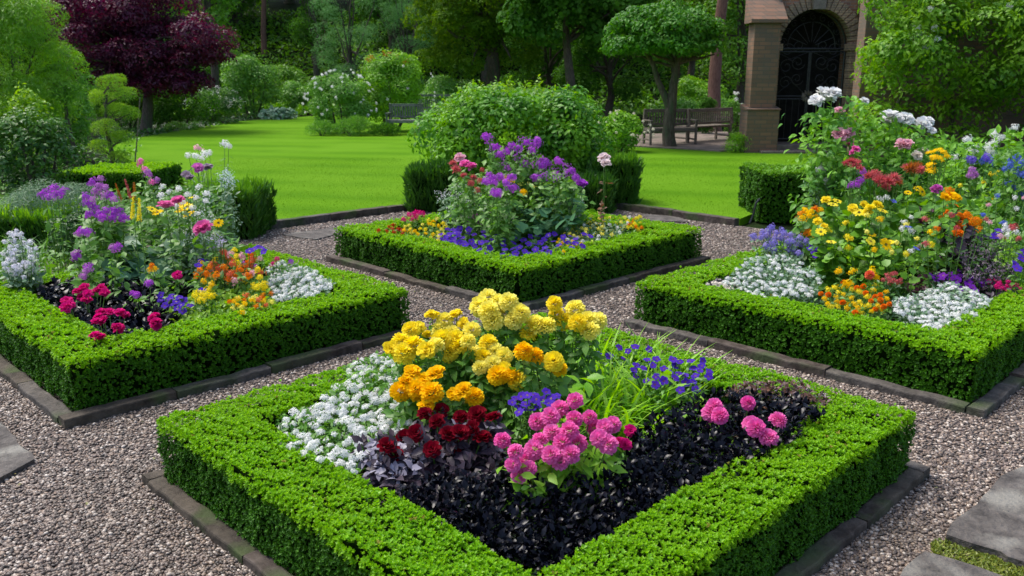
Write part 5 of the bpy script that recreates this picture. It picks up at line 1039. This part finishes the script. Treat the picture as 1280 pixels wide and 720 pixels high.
plant('broad_leaf_plant', 'large fresh green leaves under the yellow pansies in the middle of the right bed', 'foliage plant', (), fol=dict(mat=leafmat('nasturtium_leaf', (0,0,0), (0,0,0)), size=.11, T=ROUND, quads=[([(1025, 300), (1060, 270), (1120, 262), (1150, 290), (1150, 330), (1060, 340), (1030, 320)], 210, (.36, .70)), ([(1120, 260), (1170, 240), (1180, 260), (1150, 290)], 50, (.6, .85))]), base=at(1090, 320, .3))
plant('leafy_plant', 'deep green leaves filling the right part of the right bed', 'foliage plant', (), fol=dict(mat=G_MID, size=.09, quads=[([(1140, 250), (1290, 260), (1300, 330), (1220, 345), (1150, 330)], 1100, (.35, .78))]), base=at(1230, 320, .3))
plant('dark_coleus', 'very dark purple leaves between the yellow pansies and the deep orange cluster', 'foliage plant', (), fol=dict(mat=leafmat('wine_leaf', (.02, .003, .01), (.07, .008, .03), .1), size=.08, quads=[([(1150, 262), (1180, 258), (1190, 300), (1180, 330), (1150, 310)], 150, (.4, .75)), ([(1160, 340), (1280, 345), (1262, 385), (1220, 392), (1130, 365)], 420, (.2, .34))]), base=at(1180, 320, .3))
plant('small_blue_flower', 'small blue and white flowers among the leaves in the middle of the right bed', 'flowering plant', LINE('1130,278 1135,284 1138,289 1127,286 1145,311,.03 1139,314,.03 1117,252,.03 1108,247,.04,1 1100,249,.04,1 1139,272,.03,1'), (.62, .85), [('pansy', BLUE, .035), ('cluster', WHITE, .035)], dict(fd, n=10))
plant('frilly_red_flower', 'frilly rosy red flower plumes at the back of the right bed', 'flowering plant', LINE('1087,222,.07 1094,218,.07 1100,226,.07 1110,228,.075 1118,223,.07 1122,229,.06 1138,211,.07 1146,210,.07 1150,213,.06 1132,210,.06 1106,235,.06'), (.98, 1.1), [('frill', RUST, .07), ('frill', ROSY, .07)], dict(mat=G_MID, size=.07, n=34, r=.09, T=SLIM), 'plumes of the right bed')
plant('magenta_plume', 'magenta and rose plumes stepping up left of the frilly red ones', 'flowering plant', LINE('1071,231,.06,0 1065,232,.05,0 1076,226,.05,0 1078,215,.05,0 1070,205,.05,1 1064,203,.05,1 1058,205,.045,1 1075,211,.045,1'), (1.0, 1.2), [('cluster', PURPLE, .05), ('frill', ROSY, .055)], dict(mat=G_MID, size=.07, n=34, r=.09, T=SLIM), 'plumes of the right bed')
airy('grey-blue hazy foliage with pale blue-violet flowers at the left end of the right bed', [(940, 296), (965, 282), (1010, 300), (1000, 318), (960, 312)], 26, (.42, .6), mat=petal('lavender', (.24, .20, .62), (.42, .36, .74)), name='lavender', grp=None, r=.045, kind='cluster', fol=G_GREY)
violets('violet flowers below the orange blooms at the left of the right bed', [(12, [(1010, 308), (1025, 300), (1035, 315), (1020, 322)])], (.45, .52), r=.034)
tuft('white candytuft at the left corner of the right bed', [(905, 352), (935, 322), (985, 318), (1030, 345), (1020, 368), (950, 372)], 95, (.36, .48), r=.024, fol=G_GREY)
tuft('bright white candytuft at the front corner of the right bed by the hedge', [(1110, 378), (1150, 366), (1190, 352), (1240, 374), (1215, 398), (1165, 414), (1130, 396)], 95, (.34, .42), r=.026, fol=G_GREY)
tuft('pale pink tiny flowers at the extreme left corner inside the right hedge', [(880, 356), (900, 348), (925, 356), (915, 364)], 16, (.33, .36), r=.022, name='pale_alyssum', mat=CREAM, fol=G_PURP, grp=None)
mixed('yellow and orange marigolds between the two white candytufts of the right bed', [(1022, 368), (1050, 352), (1100, 356), (1122, 376), (1090, 396), (1040, 388)], 46, (.34, .44), [('cluster', GOLD, .026), ('cluster', YEL, .028), ('pompon', ORANGE, .022)], fol=G_MID)
plant('coral_zinnia', 'coral orange double flowers above the small marigolds of the right bed', 'flowering plant', LINE('1059,356,.055 1048,340,.04 1090,340,.045 1094,347,.035 1087,344,.035 1067,338,.03,1 1063,341,.03,1'), (.44, .52), [('pompon', CORAL, .05), ('cluster', GOLD, .03)], dict(fd, n=18, mat=G_MID, size=.06, T=OVAL))
violets('deep violet flowers in the shade behind the front white candytuft of the right bed', [(24, [(1160, 345), (1200, 338), (1240, 350), (1220, 366), (1175, 358)]), (8, [(1190, 320), (1215, 315), (1215, 330), (1195, 332)])], (.36, .46), r=.032, mat=petal('deep_purple', (.10, .01, .30), (.25, .04, .5)), fol=G_DEEP)
mixed('crimson small flowers beside the coral zinnias of the right bed', [(1095, 345), (1120, 342), (1130, 352), (1105, 356)], 10, (.38, .44), [('cluster', ROSY, .028)], fol=G_DEEP)
mixed('dark pink flowers at the right edge of the right bed above the black foliage', [(1235, 350), (1262, 348), (1275, 362), (1245, 366)], 9, (.38, .42), [('cluster', MAG, .03)], fol=G_PURP)
airy('dusky grey-mauve speckled foliage plant in the right part of the right bed', [(1200, 310), (1240, 290), (1275, 315), (1260, 345), (1210, 345)], 46, (.45, .65), mat=DUSK, name='heuchera', grp=None, r=.045, fol=G_PURP)
violets('violet blue flowers at the right edge of the picture above the right bed', [(9, [(1262, 320), (1285, 310), (1295, 340), (1270, 340)]), (3, [(1238, 290), (1250, 288), (1250, 300), (1240, 300)])], (.55, .68), r=.038)
mixed('small red and white flowers right of the deep orange cluster', [(1250, 285), (1268, 280), (1275, 300), (1258, 302)], 10, (.7, .8), [('cluster', WHITE, .035), ('cluster', ROSY, .03), ('cluster', PALEY, .035)], fol=G_BRIGHT)

mixed('scattered small yellow and orange flowers over the broad leaves of the right bed', [(1025, 285), (1060, 262), (1150, 262), (1175, 300), (1120, 325), (1050, 318)], 16, (.56, .82), [('cluster', YEL, .035), ('cluster', GOLD, .035), ('cluster', PALEY, .03)], fol=G_BRIGHT)
mixed('scattered orange and crimson flowers round the large deep orange cluster', [(1130, 262), (1230, 250), (1240, 300), (1160, 310)], 8, (.66, .9), [('cluster', ORANGE, .035), ('cluster', ROSY, .032)], fol=G_DEEP)
mixed('scattered small white and pink flowers through the leaves right of the right bed', [(1215, 250), (1280, 240), (1290, 290), (1225, 300)], 10, (.75, .95), [('cluster', WHITE, .03), ('cluster', LPINK, .03), ('cluster', BLUE, .03)], fol=G_MID)
# --- border behind the right bed: tall peonies, white and blue flowers
BD = lambda px, py, Y: atY(px, py, Y)
def tallplant(name, label, cat, heads, Y, kinds, mat, size, n, r, T=OVAL, group=None, basepx=None, part='flower', quad=None):
    H = [(atY(h[0], h[1], Y+rng.normal(0, .12)), h[2] if len(h) > 2 else None, int(h[3]) if len(h) > 3 else None) for h in heads]
    C = np.mean([h[0] for h in H], 0); C[2] = 0; t = thing(name, label, cat, C, group); sm = MB(); lm = MB()
    for p, rr, kk in H:
        kd = kinds[kk if kk is not None else int(rng.integers(len(kinds)))]; add_bloom(part, kd[0], kd[1], p, (rr or kd[2])*rng.uniform(.9, 1.1), t)
        foot = C+(p-C)*np.array([.4, .4, 0]); mid = (foot+p)/2+UP*.1; sm.tube([foot, mid, p], [.008, .006, .004], 4)
        zz = rng.uniform(.05, .95, n)*p[2]; k = (zz/p[2])[:, None]; off = rdir(n); off[:, 2] = 0; P = foot*(1-k)+p*k+off*r*rng.uniform(.2, 1.1, (n, 1)); P[:, 2] = zz
        leaves(lm, P, nrm(off+UP*.8+np.array([0, -.2, 0])), size, .2, T, 0, .5, .35, .2)
    if quad:
        q = pick(quad[1], quad[0], sep=1); P = np.array([atY(a, b, Y+rng.uniform(-.35, .35)) for a, b in q]); P = P[P[:, 2] > .05]
        leaves(lm, P, rdir(len(P))*.7+UP*.8+np.array([0, -.3, 0]), size, .2, T, 0, .5, .35, .2)
    lm.build('foliage', mat, t); sm.build('stems', STEM, t); return t
LG = leafmat('peony_leaf', (.045, .17, .025), (.13, .33, .045), .3, .45, .25, c=(.22, .48, .03), clump=.85)
tallplant('white_peony', 'tallest white peony bush, its top bloom standing before the dark gateway', 'flowering plant', LINE('1030,124,.13,0 1020,129,.09,0 1040,120,.10,0 1080,128,.06,0 1049,140,.06,1'), 9.6, [('peony', WHITE, .12), ('peony', LPINK, .08)], LG, .095, 190, .35, group='tall peonies behind the right bed', quad=([(1000, 185), (1020, 150), (1060, 120), (1095, 130), (1105, 230), (1010, 240)], 420))
tallplant('white_peony', 'row of three white peony blooms high against the climber on the wall', 'flowering plant', LINE('1112,149,.11 1121,151,.08 1130,152,.10 1106,154,.07 1152,158,.11 1158,154,.08 1164,165,.05 1105,142,.03'), 9.8, [('peony', WHITE, .09)], LG, .085, 130, .32, group='tall peonies behind the right bed', quad=([(1080, 150), (1160, 160), (1170, 230), (1085, 240)], 420))
tallplant('pink_peony', 'pale pink double peonies left and right below the white ones', 'flowering plant', LINE('1051,171,.095 1062,167,.07 1130,184,.10 1152,193,.075,1 1145,196,.06,1'), 9.3, [('peony', LPINK, .09), ('peony', CREAM, .08)], LG, .085, 130, .3, group='tall peonies behind the right bed')
tallplant('rose_pink_flower', 'small rose pink blooms directly under the pale pink peony', 'flowering plant', LINE('1062,183,.05 1069,188,.05 1066,192,.045'), 9.2, [('peony', PINK, .05)], LG, .10, 40, .2)
tallplant('white_delphinium', 'white flowers at the left end beside the block hedge of the right border', 'flowering plant', LINE('1025,202 1031,211 1036,217 1028,208 1040,222 1033,226 1024,212'), 9.6, [('cluster', WHITE, .05)], G_GREY, .07, 50, .2, SLIM)
tallplant('yellow_achillea', 'flat dull yellow flower heads behind the frilly red plumes', 'flowering plant', LINE('1163,190 1172,187 1180,190 1168,196 1176,198 1184,195 1164,212,.07 1164,205,.05'), 8.9, [('umbel', GOLD, .05)], G_MID, .06, 40, .15, SLIM)
tallplant('white_phlox', 'broad white flower band below the wall at the right edge', 'flowering plant', LINE('1212,192 1220,196 1226,192 1234,186 1240,181 1246,176 1194,197,.05 1209,175,.06 1243,168,.07 1268,160,.06 1218,188 1238,192 1252,172,.05'), 9.3, [('cluster', WHITE, .065)], LG, .09, 60, .25, quad=([(1180, 180), (1280, 160), (1320, 260), (1180, 270)], 500))
tallplant('blue_delphinium', 'violet blue flowers in front of the white band at the right', 'flowering plant', LINE('1211,199 1216,201 1228,193 1233,198 1237,203 1209,204 1230,201'), 9.0, [('cluster', BLUE, .06), ('cluster', petal('blue_violet', (.16, .10, .6), (.3, .2, .72)), .06)], G_MID, .08, 40, .2, group='blue flowers of the right border')
tallplant('blue_delphinium', 'many bright blue flowers hanging down at the right edge of the picture', 'flowering plant', LINE('1265,200 1272,198 1278,204 1262,207 1270,216 1279,219 1261,230 1265,234 1275,242 1279,247 1283,210 1268,209 1255,212,.04 1284,240 1272,236'), 8.2, [('cluster', BLUE, .05)], G_MID, .07, 60, .22, group='blue flowers of the right border', quad=([(1240, 190), (1320, 180), (1330, 300), (1240, 300)], 500))
tallplant('mauve_flower', 'single mauve bloom left of the bright blue flowers', 'flowering plant', LINE('1215,214 1213,220 1219,219'), 8.8, [('cluster', MAUVE, .055)], G_MID, .07, 40, .2)
tallplant('white_daisy', 'few scattered white and yellow small blooms in front of the blue flowers', 'flowering plant', LINE('1240,218,.035 1248,217,.035 1240,250,.045 1232,262,.035,1 1228,229,.03,1 1200,232,.03,1'), 8.4, [('cluster', WHITE, .04), ('cluster', YEL, .035)], G_BRIGHT, .07, 50, .25)
p = at(1210, 262); shrub('leafy_perennials', 'broad green leafy perennials along the right border below the blue flowers', 'plant', (p[0], p[1]-1.2, 0), (1.6, .6, .45), 34, .34, .07, LG, .5, T=OVAL)
p = at(1150, 255); shrub('leafy_perennials', 'mound of green leaves behind the frilly red plumes', 'plant', (p[0]-.1, p[1]-.6, 0), (1.1, .6, .52), 30, .34, .07, LG, .5, T=OVAL)
p = at(205, 262); shrub('leafy_perennials', 'mound of fine grey-green leaves behind the pink peonies of the left bed', 'plant', (p[0], p[1]-3.0, 0), (.9, .5, .40), 30, .34, .05, G_GREY, .5, T=SLIM)
# ------------------------------------------------------------------ camera, light, world
cam = bpy.data.cameras.new('camera'); co = bpy.data.objects.new('camera', cam); COL.objects.link(co)
co.location = (0, 0, CH); co.rotation_euler = (PI/2-PITCH, 0, 0); cam.sensor_width = 36; cam.lens = 36*F/1280; cam.clip_end = 1500; cam.clip_start = .05
cam.dof.use_dof = True; cam.dof.focus_distance = 4.6; cam.dof.aperture_fstop = 5.0
sc = bpy.context.scene; sc.camera = co
w = bpy.data.worlds.new('World'); sc.world = w; w.use_nodes = True; nt = w.node_tree; nt.nodes.clear()
sky = nt.nodes.new('ShaderNodeTexSky'); sky.sky_type = 'NISHITA'; sky.sun_disc = False
EL, AZ = math.radians(62), math.radians(-60)     # azimuth from +Y towards +X
sky.sun_elevation = EL; sky.sun_rotation = AZ; sky.air_density = 1.0; sky.dust_density = 3.0; sky.ozone_density = .6
bg = nt.nodes.new('ShaderNodeBackground'); bg.inputs[1].default_value = .11; ou = nt.nodes.new('ShaderNodeOutputWorld')
nt.links.new(sky.outputs[0], bg.inputs[0]); nt.links.new(bg.outputs[0], ou.inputs[0])
sl = bpy.data.lights.new('sun', 'SUN'); so = bpy.data.objects.new('sun', sl); COL.objects.link(so); sl.energy = 1.5; sl.angle = math.radians(24); sl.color = (1, .96, .88)
from mathutils import Vector
sd = Vector((math.sin(AZ)*math.cos(EL), math.cos(AZ)*math.cos(EL), math.sin(EL))); so.rotation_euler = sd.to_track_quat('Z', 'Y').to_euler(); so.location = (0, 0, 20)
sc.view_settings.view_transform = 'Standard'; sc.view_settings.look = 'None'; sc.view_settings.exposure = 1.22; sc.view_settings.gamma = 1
sc.cycles.max_bounces = 6; sc.cycles.transmission_bounces = 3; sc.cycles.diffuse_bounces = 3; sc.cycles.transparent_max_bounces = 4
